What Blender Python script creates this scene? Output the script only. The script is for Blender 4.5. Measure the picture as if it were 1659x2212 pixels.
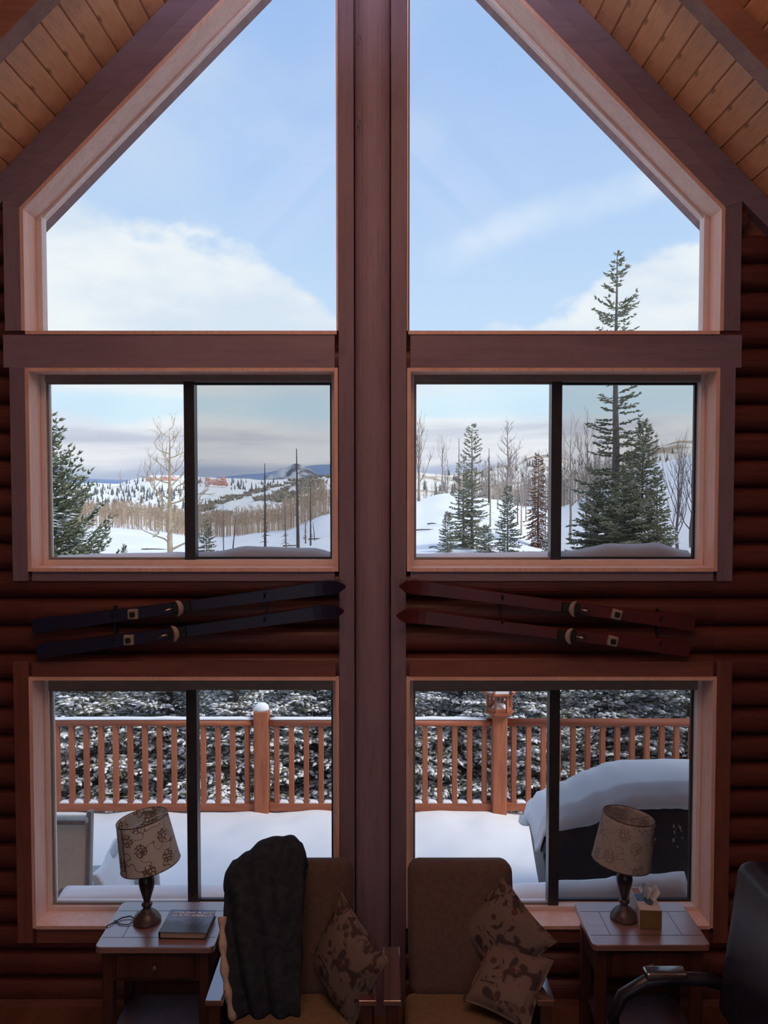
import bpy, bmesh, math, random
from mathutils import Vector, Matrix, noise

# ------------------------------------------------------------------ scene reset
for o in list(bpy.data.objects):
    bpy.data.objects.remove(o, do_unlink=True)
scene = bpy.context.scene
C = scene.collection
R = math.radians
random.seed(11)

# ------------------------------------------------------------------ camera
F = 1736.0                       # focal length in pixels of the 1659 x 2212 frame
CAM = Vector((0.057, -4.04, 2.69))
PITCH = math.atan(66.0 / F)
cam_d = bpy.data.cameras.new('camera')
cam_d.sensor_fit = 'VERTICAL'
cam_d.sensor_height = 32.0
cam_d.lens = F / 2212.0 * 32.0
cam_d.clip_start = 0.05
cam_d.clip_end = 30000
cam = bpy.data.objects.new('camera', cam_d)
C.objects.link(cam)
cam.location = CAM
cam.rotation_euler = (R(90) - PITCH, 0, 0)
scene.camera = cam
FWD = Vector((0, math.cos(PITCH), -math.sin(PITCH)))
UP = Vector((0, math.sin(PITCH), math.cos(PITCH)))
def ray(px, py):
    return FWD + Vector((1, 0, 0)) * ((px - 829.5) / F) + UP * ((1106.0 - py) / F)
def at(px, py, Y):               # pixel -> point on the plane y = Y
    r = ray(px, py); return CAM + r * ((Y - CAM.y) / r.y)
def at_d(px, py, d):
    return at(px, py, CAM.y + d)
def on_z(px, py, z):             # pixel -> point on the plane z
    r = ray(px, py); return CAM + r * ((z - CAM.z) / r.z)

# ------------------------------------------------------------------ sky
SKY_STRENGTH = 0.88
w = bpy.data.worlds.new('winter_sky')
scene.world = w
w.use_nodes = True
nt = w.node_tree
nt.nodes.clear()
def N(tree, typ, **kw):
    n = tree.nodes.new(typ)
    for k, v in kw.items():
        setattr(n, k, v)
    return n
def mth(tree, op, a, b=None, c=None, clamp=False):
    n = N(tree, 'ShaderNodeMath', operation=op, use_clamp=clamp)
    for i, v in enumerate((a, b, c)):
        if v is None: continue
        if isinstance(v, (int, float)): n.inputs[i].default_value = v
        else: tree.links.new(v, n.inputs[i])
    return n.outputs[0]
def maprange(tree, v, a, b, c=0.0, d=1.0):
    n = N(tree, 'ShaderNodeMapRange', interpolation_type='SMOOTHSTEP')
    tree.links.new(v, n.inputs[0])
    for i, x in enumerate((a, b, c, d)): n.inputs[i + 1].default_value = x
    return n.outputs[0]
def mixc(tree, f, a, b, blend='MIX'):
    n = N(tree, 'ShaderNodeMix', data_type='RGBA', blend_type=blend)
    if isinstance(f, (int, float)): n.inputs[0].default_value = f
    else: tree.links.new(f, n.inputs[0])
    for i, v in ((6, a), (7, b)):
        if isinstance(v, tuple): n.inputs[i].default_value = v if len(v) == 4 else v + (1,)
        else: tree.links.new(v, n.inputs[i])
    return n.outputs[2]
def build_sky():
    t = nt
    tc = N(t, 'ShaderNodeTexCoord')
    nrm = N(t, 'ShaderNodeVectorMath', operation='NORMALIZE')
    t.links.new(tc.outputs['Generated'], nrm.inputs[0])
    d = nrm.outputs[0]
    sep = N(t, 'ShaderNodeSeparateXYZ'); t.links.new(d, sep.inputs[0])
    x, y, z = sep.outputs
    el = mth(t, 'MULTIPLY', mth(t, 'ARCSINE', z), 180 / math.pi)
    az = mth(t, 'ARCTAN2', x, y)
    def noi(scale, vec, detail=5, rough=0.55, dist=0.0):
        n = N(t, 'ShaderNodeTexNoise'); n.inputs['Scale'].default_value = scale
        n.inputs['Detail'].default_value = detail; n.inputs['Roughness'].default_value = rough
        n.inputs['Distortion'].default_value = dist
        t.links.new(vec, n.inputs['Vector']); return n.outputs['Fac']
    def mapping(vec, scale, loc=(0, 0, 0), rot=(0, 0, 0)):
        n = N(t, 'ShaderNodeMapping'); t.links.new(vec, n.inputs['Vector'])
        n.inputs['Scale'].default_value = scale; n.inputs['Location'].default_value = loc
        n.inputs['Rotation'].default_value = rot; return n.outputs[0]
    # clear blue, paler towards the horizon
    g = maprange(t, el, 2, 34)
    blue = mixc(t, g, (0.56, 0.74, 0.93), (0.33, 0.50, 0.83))
    # thin high haze patches
    hz = noi(2.6, mapping(d, (1, 1, 1.6), (3.1, 1.2, 0.4)), 4, 0.5, 0.4)
    blue = mixc(t, mth(t, 'MULTIPLY', maprange(t, hz, 0.40, 0.66), 0.55), blue, (0.60, 0.72, 0.86))
    # streaks of ice cloud that cross the whole sky
    a = at(930, 560, 2000) - CAM; b = at(1380, 400, 2000) - CAM
    nv = a.cross(b).normalized()
    dp = N(t, 'ShaderNodeVectorMath', operation='DOT_PRODUCT'); t.links.new(d, dp.inputs[0]); dp.inputs[1].default_value = nv
    wob = mth(t, 'MULTIPLY', mth(t, 'SUBTRACT', noi(7, d, 4, 0.6), 0.5), 0.045)
    dist = mth(t, 'ABSOLUTE', mth(t, 'ADD', dp.outputs['Value'], wob))
    st = mth(t, 'MULTIPLY', maprange(t, dist, 0.030, 0.002), maprange(t, noi(3.2, mapping(d, (1, 1, 1), (0.4, 0.1, 2))), 0.34, 0.60))
    blue = mixc(t, mth(t, 'MULTIPLY', st, 0.6), blue, (0.72, 0.82, 0.93))
    # cumulus bank standing round the horizon
    bank = mth(t, 'ADD', mth(t, 'MULTIPLY', mth(t, 'COSINE', mth(t, 'MULTIPLY', mth(t, 'SUBTRACT', az, R(3.0)), 8.0)), -4.0), 14.0)
    puff = mth(t, 'MULTIPLY', mth(t, 'SUBTRACT', noi(6.5, mapping(d, (1, 1, 1.7), (0.7, 0.0, 0.25)), 7, 0.52), 0.5), 17.0)
    edge = mth(t, 'SUBTRACT', mth(t, 'ADD', bank, puff), el)
    cm = maprange(t, edge, -0.7, 1.5)
    shade = noi(4.5, mapping(d, (1, 1, 2.6), (1.3, 0.5, 0.9)), 6, 0.55)
    cwhite = mixc(t, maprange(t, shade, 0.36, 0.66), (0.66, 0.76, 0.86), (0.86, 0.90, 0.91))
    col = mixc(t, mth(t, 'MULTIPLY', cm, 0.93), blue, cwhite)
    # layered cloud low down: blue slot, grey deck, bluish base
    lay = noi(3.0, mapping(d, (1, 1, 9.0), (0.2, 0.6, 0.35)), 6, 0.55, 0.3)
    low = maprange(t, el, 8.5, 6.5)
    slot = mth(t, 'MULTIPLY', low, maprange(t, mth(t, 'ABSOLUTE', mth(t, 'SUBTRACT', mth(t, 'ADD', el, mth(t, 'MULTIPLY', mth(t, 'SUBTRACT', lay, 0.5), 5.0)), 5.6)), 1.6, 0.2))
    col = mixc(t, mth(t, 'MULTIPLY', slot, 0.6), col, (0.54, 0.80, 0.96))
    deck = mth(t, 'MULTIPLY', maprange(t, mth(t, 'ADD', el, mth(t, 'MULTIPLY', mth(t, 'SUBTRACT', lay, 0.5), 7.0)), 4.8, 3.0), 1.0)
    grey = mixc(t, maprange(t, lay, 0.35, 0.62), (0.50, 0.54, 0.66), (0.80, 0.82, 0.86))
    col = mixc(t, mth(t, 'MULTIPLY', deck, 0.85), col, grey)
    base = maprange(t, mth(t, 'ADD', el, mth(t, 'MULTIPLY', mth(t, 'SUBTRACT', lay, 0.5), 2.5)), 1.7, 0.4)
    col = mixc(t, mth(t, 'MULTIPLY', base, 0.75), col, (0.33, 0.42, 0.61))
    # ground half
    col = mixc(t, maprange(t, el, -0.3, -1.5), col, (0.55, 0.57, 0.62))
    bg = N(t, 'ShaderNodeBackground'); t.links.new(col, bg.inputs[0]); bg.inputs[1].default_value = SKY_STRENGTH
    out = N(t, 'ShaderNodeOutputWorld'); t.links.new(bg.outputs[0], out.inputs[0])
build_sky()

# ------------------------------------------------------------------ sun (veiled by thin cloud, from the right and behind the house)
sun_d = bpy.data.lights.new('sun', 'SUN')
sun_d.energy = 2.1
sun_d.angle = R(22)
sun_d.color = (1.0, 0.95, 0.87)
sun = bpy.data.objects.new('sun', sun_d)
C.objects.link(sun)
sun.rotation_euler = Vector((-0.60, 0.33, -0.73)).to_track_quat('-Z', 'Y').to_euler()

# ------------------------------------------------------------------ exposure
vs = scene.view_settings
vs.view_transform = 'Standard'
vs.look = 'None'
vs.gamma = 1.0
vs.use_curve_mapping = False
vs.exposure = 0.30

# ------------------------------------------------------------------ helpers
class MB:
    def __init__(s): s.v = []; s.f = []
    def add(s, vs_, fs):
        k = len(s.v); s.v.extend(vs_); s.f.extend([tuple(i + k for i in f) for f in fs]); return s
    def box(s, x0, x1, y0, y1, z0, z1):
        vs_ = [(x, y, z) for z in (z0, z1) for y in (y0, y1) for x in (x0, x1)]
        return s.add(vs_, [(0, 2, 3, 1), (4, 5, 7, 6), (0, 1, 5, 4), (2, 6, 7, 3), (0, 4, 6, 2), (1, 3, 7, 5)])
    def prism(s, poly, y0, y1):          # polygon in x,z swept along y
        n = len(poly)
        vs_ = [(x, y0, z) for x, z in poly] + [(x, y1, z) for x, z in poly]
        fs = [tuple(range(n)), tuple(range(2 * n - 1, n - 1, -1))]
        fs += [(i, i + n, (i + 1) % n + n, (i + 1) % n) for i in range(n)]
        return s.add(vs_, fs)
    def sweep(s, poly, axis_pts):        # y,z polygon swept along x between two stations
        n = len(poly); m = len(axis_pts)
        vs_ = [(x, y, z) for x in axis_pts for y, z in poly]
        fs = [tuple(range(n - 1, -1, -1)), tuple((m - 1) * n + i for i in range(n))]
        for j in range(m - 1):
            for i in range(n):
                fs.append((j * n + i, j * n + (i + 1) % n, (j + 1) * n + (i + 1) % n, (j + 1) * n + i))
        return s.add(vs_, fs)
    def tube(s, pts, rad, sides=6, cap=True):
        pts = [Vector(p) for p in pts]; n = len(pts)
        if isinstance(rad, (int, float)): rad = [rad] * n
        rings = []
        prev = None
        for i, p in enumerate(pts):
            d = (pts[min(i + 1, n - 1)] - pts[max(i - 1, 0)])
            if d.length < 1e-9: d = Vector((0, 0, 1))
            d.normalize()
            if prev is None:
                a = Vector((0, 0, 1)) if abs(d.z) < 0.9 else Vector((1, 0, 0))
                u = d.cross(a).normalized()
            else:
                u = (prev - d * prev.dot(d))
                u = u.normalized() if u.length > 1e-6 else d.orthogonal().normalized()
            prev = u; v = d.cross(u)
            rings.append([tuple(p + (u * math.cos(2 * math.pi * k / sides) + v * math.sin(2 * math.pi * k / sides)) * rad[i]) for k in range(sides)])
        vs_ = [q for r_ in rings for q in r_]
        fs = []
        for i in range(n - 1):
            for k in range(sides):
                a = i * sides + k; b = i * sides + (k + 1) % sides
                fs.append((a, b, b + sides, a + sides))
        if cap:
            fs.append(tuple(range(sides - 1, -1, -1))); fs.append(tuple((n - 1) * sides + k for k in range(sides)))
        return s.add(vs_, fs)
    def lathe(s, prof, sides=24, o=(0, 0, 0), cap=True):
        n = len(prof)
        vs_ = [(o[0] + r_ * math.cos(2 * math.pi * k / sides), o[1] + r_ * math.sin(2 * math.pi * k / sides), o[2] + z) for r_, z in prof for k in range(sides)]
        fs = []
        for i in range(n - 1):
            for k in range(sides):
                a = i * sides + k; b = i * sides + (k + 1) % sides
                fs.append((a, b, b + sides, a + sides))
        if cap:
            fs.append(tuple(range(sides - 1, -1, -1))); fs.append(tuple((n - 1) * sides + k for k in range(sides)))
        return s.add(vs_, fs)
    def spindle(s, p, d, ln, r_, sides=3, flat=1.0):
        d = d.normalized(); u = d.orthogonal().normalized()
        if flat != 1.0:
            u = Vector((0, 0, 1)) - d * d.z
            u = u.normalized() if u.length > 1e-4 else d.orthogonal().normalized()
        v = d.cross(u); m = p + d * (ln * 0.4)
        vs_ = [tuple(p), tuple(p + d * ln)]
        for k in range(sides):
            a = 2 * math.pi * k / sides + 0.5
            vs_.append(tuple(m + u * (math.cos(a) * r_ * flat) + v * (math.sin(a) * r_)))
        fs = []
        for k in range(sides):
            k2 = (k + 1) % sides
            fs.append((0, 2 + k2, 2 + k)); fs.append((1, 2 + k, 2 + k2))
        return s.add(vs_, fs)
    def grid(s, fn, nu, nv, wrap=False):
        vs_ = [tuple(fn(i / nu, j / nv)) for j in range(nv + 1) for i in range(nu + 1)]
        k = nu + 1
        return s.add(vs_, [(j * k + i, j * k + i + 1, (j + 1) * k + i + 1, (j + 1) * k + i) for j in range(nv) for i in range(nu)])
    def mesh(s, name, smooth=False):
        me = bpy.data.meshes.new(name)
        me.from_pydata(s.v, [], s.f); me.update()
        if smooth: me.shade_smooth()
        return me
    def build(s, name, mat, parent=None, smooth=False, fix=False):
        me = s.mesh(name, smooth)
        if fix:
            bm = bmesh.new(); bm.from_mesh(me); bmesh.ops.recalc_face_normals(bm, faces=bm.faces); bm.to_mesh(me); bm.free()
        return link(name, me, mat, parent)
def link(name, me, mat, parent=None):
    o = bpy.data.objects.new(name, me)
    if mat and not me.materials: me.materials.append(mat)
    C.objects.link(o)
    if parent is not None: o.parent = parent
    return o
def rbox_mesh(name, sx, sy, sz, r=0.02, seg=3, fn=None, sub=0):
    bm = bmesh.new(); bmesh.ops.create_cube(bm, size=1.0)
    for v in bm.verts: v.co = Vector((v.co.x * sx, v.co.y * sy, v.co.z * sz))
    if r > 0: bmesh.ops.bevel(bm, geom=bm.edges[:], offset=r, segments=seg, profile=0.5, affect='EDGES')
    if sub:
        bmesh.ops.subdivide_edges(bm, edges=bm.edges[:], cuts=sub, use_grid_fill=True)
    if fn:
        for v in bm.verts: v.co = fn(v.co)
    me = bpy.data.meshes.new(name); bm.to_mesh(me); bm.free(); me.shade_smooth()
    if r < .016: me.set_sharp_from_angle(angle=R(15))
    return me
def rbox(name, c, s, mat, parent=None, r=0.02, seg=3, rot=None, fn=None, sub=0):
    o = link(name, rbox_mesh(name, s[0], s[1], s[2], r, seg, fn, sub), mat, parent)
    o.location = c
    if rot: o.rotation_euler = rot
    return o
def tag(o, label=None, cat=None, group=None, kind=None):
    if label: o['label'] = label
    if cat: o['category'] = cat
    if group: o['group'] = group
    if kind: o['kind'] = kind
    return o
def empty(name, loc=(0, 0, 0), rz=0.0, label=None, cat=None, group=None, kind=None):
    o = bpy.data.objects.new(name, None); C.objects.link(o)
    o.location = loc; o.rotation_euler = (0, 0, rz); o.empty_display_size = 0.05
    return tag(o, label, cat, group, kind)
def copy_tree(o, parent=None):
    c = o.copy(); C.objects.link(c); c.parent = parent
    for ch in o.children: copy_tree(ch, c)
    return c
def lerp(a, b, t): return a + (b - a) * t
def interp(xs, ys, x):
    if x <= xs[0]: return ys[0]
    for i in range(len(xs) - 1):
        if x <= xs[i + 1]:
            t = (x - xs[i]) / (xs[i + 1] - xs[i]); t = t * t * (3 - 2 * t)
            return lerp(ys[i], ys[i + 1], t)
    return ys[-1]

# ------------------------------------------------------------------ materials
def new_mat(name):
    m = bpy.data.materials.new(name); m.use_nodes = True
    m.node_tree.nodes.clear()
    return m, m.node_tree
def pr(t, rough=0.6, spec=0.4, metal=0.0):
    b = N(t, 'ShaderNodeBsdfPrincipled')
    b.inputs['Roughness'].default_value = rough; b.inputs['Specular IOR Level'].default_value = spec; b.inputs['Metallic'].default_value = metal
    o = N(t, 'ShaderNodeOutputMaterial'); t.links.new(b.outputs[0], o.inputs[0])
    return b, o
def tnoise(t, scale, stretch=(1, 1, 1), detail=4, rough=0.55, dist=0.0, coord='Object', loc=(0, 0, 0)):
    tc = N(t, 'ShaderNodeTexCoord'); mp = N(t, 'ShaderNodeMapping')
    t.links.new(tc.outputs[coord], mp.inputs['Vector']); mp.inputs['Scale'].default_value = stretch; mp.inputs['Location'].default_value = loc
    n = N(t, 'ShaderNodeTexNoise'); n.inputs['Scale'].default_value = scale; n.inputs['Detail'].default_value = detail
    n.inputs['Roughness'].default_value = rough; n.inputs['Distortion'].default_value = dist
    t.links.new(mp.outputs[0], n.inputs['Vector'])
    return n.outputs['Fac']
def bump(t, b, h, strength=0.2, dist=0.01):
    n = N(t, 'ShaderNodeBump'); n.inputs['Strength'].default_value = strength; n.inputs['Distance'].default_value = dist
    t.links.new(h, n.inputs['Height']); t.links.new(n.outputs[0], b.inputs['Normal'])
def plain(name, c1, c2=None, scale=8, rough=0.6, spec=0.4, metal=0.0, bstr=0.0, stretch=(1, 1, 1)):
    m, t = new_mat(name); b, o = pr(t, rough, spec, metal)
    c2 = c2 or tuple(x * 0.8 for x in c1)
    f = tnoise(t, scale, stretch)
    t.links.new(mixc(t, maprange(t, f, 0.3, 0.7), c1, c2), b.inputs['Base Color'])
    if bstr: bump(t, b, f, bstr)
    return m
def wood(name, light, dark, axis='x', rough=0.5, knots=False, spec=0.35, scale=9.0, vary=0.25):
    m, t = new_mat(name); b, o = pr(t, rough, spec)
    st = {'x': (0.12, 1, 1), 'y': (1, 0.12, 1), 'z': (1, 1, 0.12)}[axis]
    f = tnoise(t, scale, st, 6, 0.6, 0.6)
    fine = tnoise(t, scale * 6, st, 3, 0.6)
    col = mixc(t, maprange(t, f, 0.32, 0.68), light, dark)
    col = mixc(t, mth(t, 'MULTIPLY', maprange(t, fine, 0.45, 0.75), 0.35), col, tuple(x * 0.6 for x in dark))
    oi = N(t, 'ShaderNodeObjectInfo')
    hv = N(t, 'ShaderNodeHueSaturation'); t.links.new(col, hv.inputs['Color'])
    t.links.new(mth(t, 'ADD', mth(t, 'MULTIPLY', oi.outputs['Random'], vary), 1.0 - vary / 2), hv.inputs['Value'])
    col = hv.outputs[0]
    if knots:
        tc = N(t, 'ShaderNodeTexCoord'); mp = N(t, 'ShaderNodeMapping'); t.links.new(tc.outputs['Object'], mp.inputs['Vector'])
        mp.inputs['Scale'].default_value = {'x': (0.5, 1, 1), 'y': (1, 0.5, 1), 'z': (1, 1, 0.5)}[axis]
        vo = N(t, 'ShaderNodeTexVoronoi'); vo.inputs['Scale'].default_value = 7.5; t.links.new(mp.outputs[0], vo.inputs['Vector'])
        col = mixc(t, mth(t, 'MULTIPLY', maprange(t, vo.outputs['Distance'], 0.16, 0.06), 0.8), col, tuple(x * 0.28 for x in dark))
    t.links.new(col, b.inputs['Base Color'])
    bump(t, b, f, 0.12, 0.004)
    return m
M = {}
M['log'] = wood('stained_log', (0.130, 0.040, 0.032), (0.065, 0.020, 0.018), 'x', 0.45)
M['casing_h'] = wood('stained_casing_h', (0.24, 0.092, 0.070), (0.17, 0.062, 0.050), 'x', 0.45)
M['mauve_h'] = wood('mauve_glare_h', (0.27, 0.205, 0.265), (0.23, 0.170, 0.225), 'x', 0.5)  # purple lens glare over the upper boards, put into their colour
M['mauve_v'] = wood('mauve_glare_v', (0.25, 0.190, 0.245), (0.215, 0.158, 0.208), 'z', 0.5)  # same glare tint for the upright boards and post
M['casing_v'] = wood('stained_casing_v', (0.24, 0.092, 0.070), (0.17, 0.062, 0.050), 'z', 0.45)
M['jamb'] = wood('stained_jamb', (0.84, 0.58, 0.49), (0.77, 0.50, 0.41), 'z', 0.4, vary=0.1)
M['pine'] = wood('knotty_pine', (0.80, 0.46, 0.26), (0.68, 0.36, 0.19), 'y', 0.5, knots=True, vary=0.2)
M['beam'] = wood('roof_beam', (0.30, 0.15, 0.10), (0.20, 0.09, 0.06), 'x', 0.5)
M['soffit'] = wood('soffit_board', (0.36, 0.20, 0.19), (0.26, 0.14, 0.14), 'y', 0.6)
M['ext_wood'] = wood('exterior_log', (0.24, 0.09, 0.055), (0.15, 0.055, 0.035), 'x', 0.6)
M['rail'] = wood('railing_stain', (0.46, 0.155, 0.075), (0.32, 0.095, 0.045), 'z', 0.6)
M['rail_h'] = wood('railing_stain_h', (0.42, 0.135, 0.068), (0.28, 0.082, 0.042), 'x', 0.6)
M['floor'] = wood('floor_board', (0.16, 0.085, 0.055), (0.11, 0.055, 0.035), 'y', 0.35)
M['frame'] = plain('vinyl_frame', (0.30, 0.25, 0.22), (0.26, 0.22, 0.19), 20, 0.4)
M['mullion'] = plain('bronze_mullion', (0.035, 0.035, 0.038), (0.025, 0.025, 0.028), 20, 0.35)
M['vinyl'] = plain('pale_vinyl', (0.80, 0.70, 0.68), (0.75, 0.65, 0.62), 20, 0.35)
M['table'] = wood('table_wood', (0.26, 0.155, 0.15), (0.20, 0.115, 0.11), 'x', 0.3, spec=0.6)
M['table_dark'] = wood('table_dark', (0.085, 0.036, 0.028), (0.05, 0.02, 0.017), 'z', 0.4)
M['groove'] = plain('inlay_line', (0.02, 0.012, 0.012), None, 10, 0.6)
M['arm'] = wood('armrest_wood', (0.15, 0.075, 0.06), (0.10, 0.05, 0.042), 'y', 0.12, spec=0.8)
M['uph'] = plain('brown_upholstery', (0.110, 0.072, 0.062), (0.085, 0.056, 0.049), 60, 0.85, 0.2, bstr=0.1)
M['uph_r'] = plain('rosy_upholstery', (0.125, 0.084, 0.078), (0.098, 0.066, 0.062), 60, 0.85, 0.2, bstr=0.1)
M['seat'] = plain('tan_seat', (0.20, 0.145, 0.10), (0.165, 0.12, 0.082), 50, 0.9, 0.1, bstr=0.1)
M['throw'] = plain('dark_throw', (0.035, 0.045, 0.056), (0.022, 0.028, 0.038), 30, 0.95, 0.1, bstr=0.25)
M['fleece'] = plain('cream_fleece', (0.55, 0.47, 0.40), (0.42, 0.35, 0.30), 90, 1.0, 0.05, bstr=0.5)
M['lamp_body'] = plain('lamp_bronze', (0.022, 0.017, 0.020), (0.045, 0.033, 0.034), 12, 0.32, 0.5)
M['lamp_base'] = plain('lamp_base_bronze', (0.055, 0.04, 0.042), (0.10, 0.075, 0.075), 18, 0.35, 0.5)
M['black'] = plain('black_plastic', (0.012, 0.012, 0.014), None, 20, 0.45)
M['leather'] = plain('navy_leather', (0.020, 0.020, 0.034), (0.013, 0.013, 0.022), 25, 0.35, 0.5, bstr=0.1)
M['chrome'] = plain('dull_steel', (0.45, 0.45, 0.47), None, 20, 0.35, 0.5, 1.0)
M['snow'] = plain('snow', (0.86, 0.87, 0.90), (0.82, 0.84, 0.88), 3, 0.75, 0.25, bstr=0.05)
M['snow_far'] = plain('hill_snow', (0.86, 0.85, 0.84), (0.80, 0.80, 0.82), 0.02, 0.9, 0.1)
M['cover'] = plain('grill_cover', (0.030, 0.031, 0.037), (0.020, 0.021, 0.025), 6, 0.55, 0.4, bstr=0.15)
M['needle'] = plain('spruce_needles', (0.17, 0.178, 0.118), (0.23, 0.222, 0.145), 3, 0.85, 0.15)
M['needle_near'] = plain('near_spruce_needles', (0.19, 0.21, 0.155), (0.27, 0.27, 0.195), 4, 0.85, 0.15)
M['needle_fir'] = plain('fir_needles', (0.14, 0.165, 0.105), (0.21, 0.22, 0.135), 4, 0.8, 0.2)
M['needle_dead'] = plain('dead_needles', (0.22, 0.12, 0.085), (0.16, 0.09, 0.065), 4, 0.9, 0.1)
M['bark'] = plain('grey_bark', (0.21, 0.185, 0.17), (0.15, 0.125, 0.115), 14, 0.9, 0.1, stretch=(1, 1, 0.2))
M['bark_dark'] = plain('burnt_bark', (0.060, 0.050, 0.048), (0.11, 0.085, 0.075), 6, 0.9, 0.1, stretch=(1, 1, 0.2))
M['bark_tan'] = plain('tan_bark', (0.48, 0.38, 0.26), (0.36, 0.28, 0.19), 8, 0.9, 0.1, stretch=(1, 1, 0.2))
M['aspen'] = plain('aspen_twigs', (0.52, 0.39, 0.28), (0.38, 0.28, 0.20), 0.3, 0.95, 0.05)
M['aspen_grey'] = plain('grey_twigs', (0.36, 0.30, 0.26), (0.26, 0.215, 0.19), 0.3, 0.95, 0.05)
M['brush'] = plain('oak_brush', (0.31, 0.27, 0.21), (0.22, 0.20, 0.16), 0.2, 0.95, 0.05)
M['far_conifer'] = plain('far_conifer', (0.13, 0.14, 0.14), (0.18, 0.18, 0.165), 0.1, 0.95, 0.05)  # lifted towards grey, so the colour carries aerial haze
M['cream'] = plain('cream_sling', (0.90, 0.84, 0.70), (0.84, 0.78, 0.64), 30, 0.8, 0.2)
M['taupe'] = plain('taupe_frame', (0.36, 0.32, 0.29), None, 20, 0.5)
M['resin'] = plain('grey_resin', (0.52, 0.52, 0.54), (0.47, 0.47, 0.49), 20, 0.5)
M['ski_blue'] = plain('blue_ski', (0.014, 0.020, 0.060), (0.02, 0.017, 0.04), 6, 0.35)
M['ski_red'] = plain('red_ski', (0.11, 0.020, 0.023), (0.075, 0.017, 0.02), 6, 0.35)
M['binding'] = plain('pale_binding', (0.36, 0.31, 0.27), (0.28, 0.24, 0.21), 20, 0.5)
M['page'] = plain('book_pages', (0.45, 0.36, 0.30), (0.30, 0.24, 0.20), 80, 0.9, stretch=(0.1, 0.1, 6))
M['white'] = plain('white_print', (0.85, 0.85, 0.85), None, 10, 0.5)
M['tissue'] = plain('tissue_paper', (0.80, 0.80, 0.82), (0.74, 0.74, 0.77), 10, 0.9)
M['box_side'] = plain('box_ochre', (0.20, 0.14, 0.06), (0.16, 0.11, 0.05), 12, 0.6)
M['box_top'] = plain('box_pale', (0.68, 0.60, 0.56), (0.62, 0.55, 0.52), 12, 0.6)
M['orange'] = plain('box_orange', (0.55, 0.18, 0.10), None, 12, 0.6)
M['blue'] = plain('box_blue', (0.12, 0.17, 0.28), None, 12, 0.6)
M['fill_lamp_metal'] = plain('fill_pendant_metal', (0.05, 0.045, 0.04), None, 10, 0.4)

def lacquer(m, w=1.0, ior=1.9, rough=.1):
    for n in m.node_tree.nodes:
        if n.type == 'BSDF_PRINCIPLED':
            n.inputs['Coat Weight'].default_value = w; n.inputs['Coat IOR'].default_value = ior; n.inputs['Coat Roughness'].default_value = rough
lacquer(M['table'], 1.0, 2.3, .28)
lacquer(M['arm'], 1.0, 2.4, .08)
M['pad'] = plain('polished_pad', (0.05, 0.045, 0.055), None, 20, .3)
lacquer(M['pad'], 1.0, 2.2, .12)
def glass_mat(name, tint=(1, 1, 1), refl=0.05, veil=0.0, veil_col=(0.5, 0.5, 0.52)):
    m, t = new_mat(name)
    tr = N(t, 'ShaderNodeBsdfTransparent'); tr.inputs[0].default_value = tint + (1,)
    gl = N(t, 'ShaderNodeBsdfGlossy'); gl.inputs['Roughness'].default_value = 0.0
    fr = N(t, 'ShaderNodeFresnel'); fr.inputs[0].default_value = 1.35
    mx = N(t, 'ShaderNodeMixShader'); t.links.new(mth(t, 'MULTIPLY', fr.outputs[0], refl / 0.05), mx.inputs[0])
    t.links.new(tr.outputs[0], mx.inputs[1]); t.links.new(gl.outputs[0], mx.inputs[2])
    o = N(t, 'ShaderNodeOutputMaterial'); t.links.new(mx.outputs[0], o.inputs[0])
    return m
M['glass'] = glass_mat('window_glass', (0.99, 0.99, 0.99), 0.012)
def screen_mat():
    m, t = new_mat('insect_screen')
    tr = N(t, 'ShaderNodeBsdfTransparent'); df = N(t, 'ShaderNodeBsdfDiffuse'); df.inputs[0].default_value = (0.05, 0.05, 0.055, 1)
    mx = N(t, 'ShaderNodeMixShader'); mx.inputs[0].default_value = 0.20
    t.links.new(tr.outputs[0], mx.inputs[1]); t.links.new(df.outputs[0], mx.inputs[2])
    o = N(t, 'ShaderNodeOutputMaterial'); t.links.new(mx.outputs[0], o.inputs[0])
    return m
M['screen'] = screen_mat()
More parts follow.
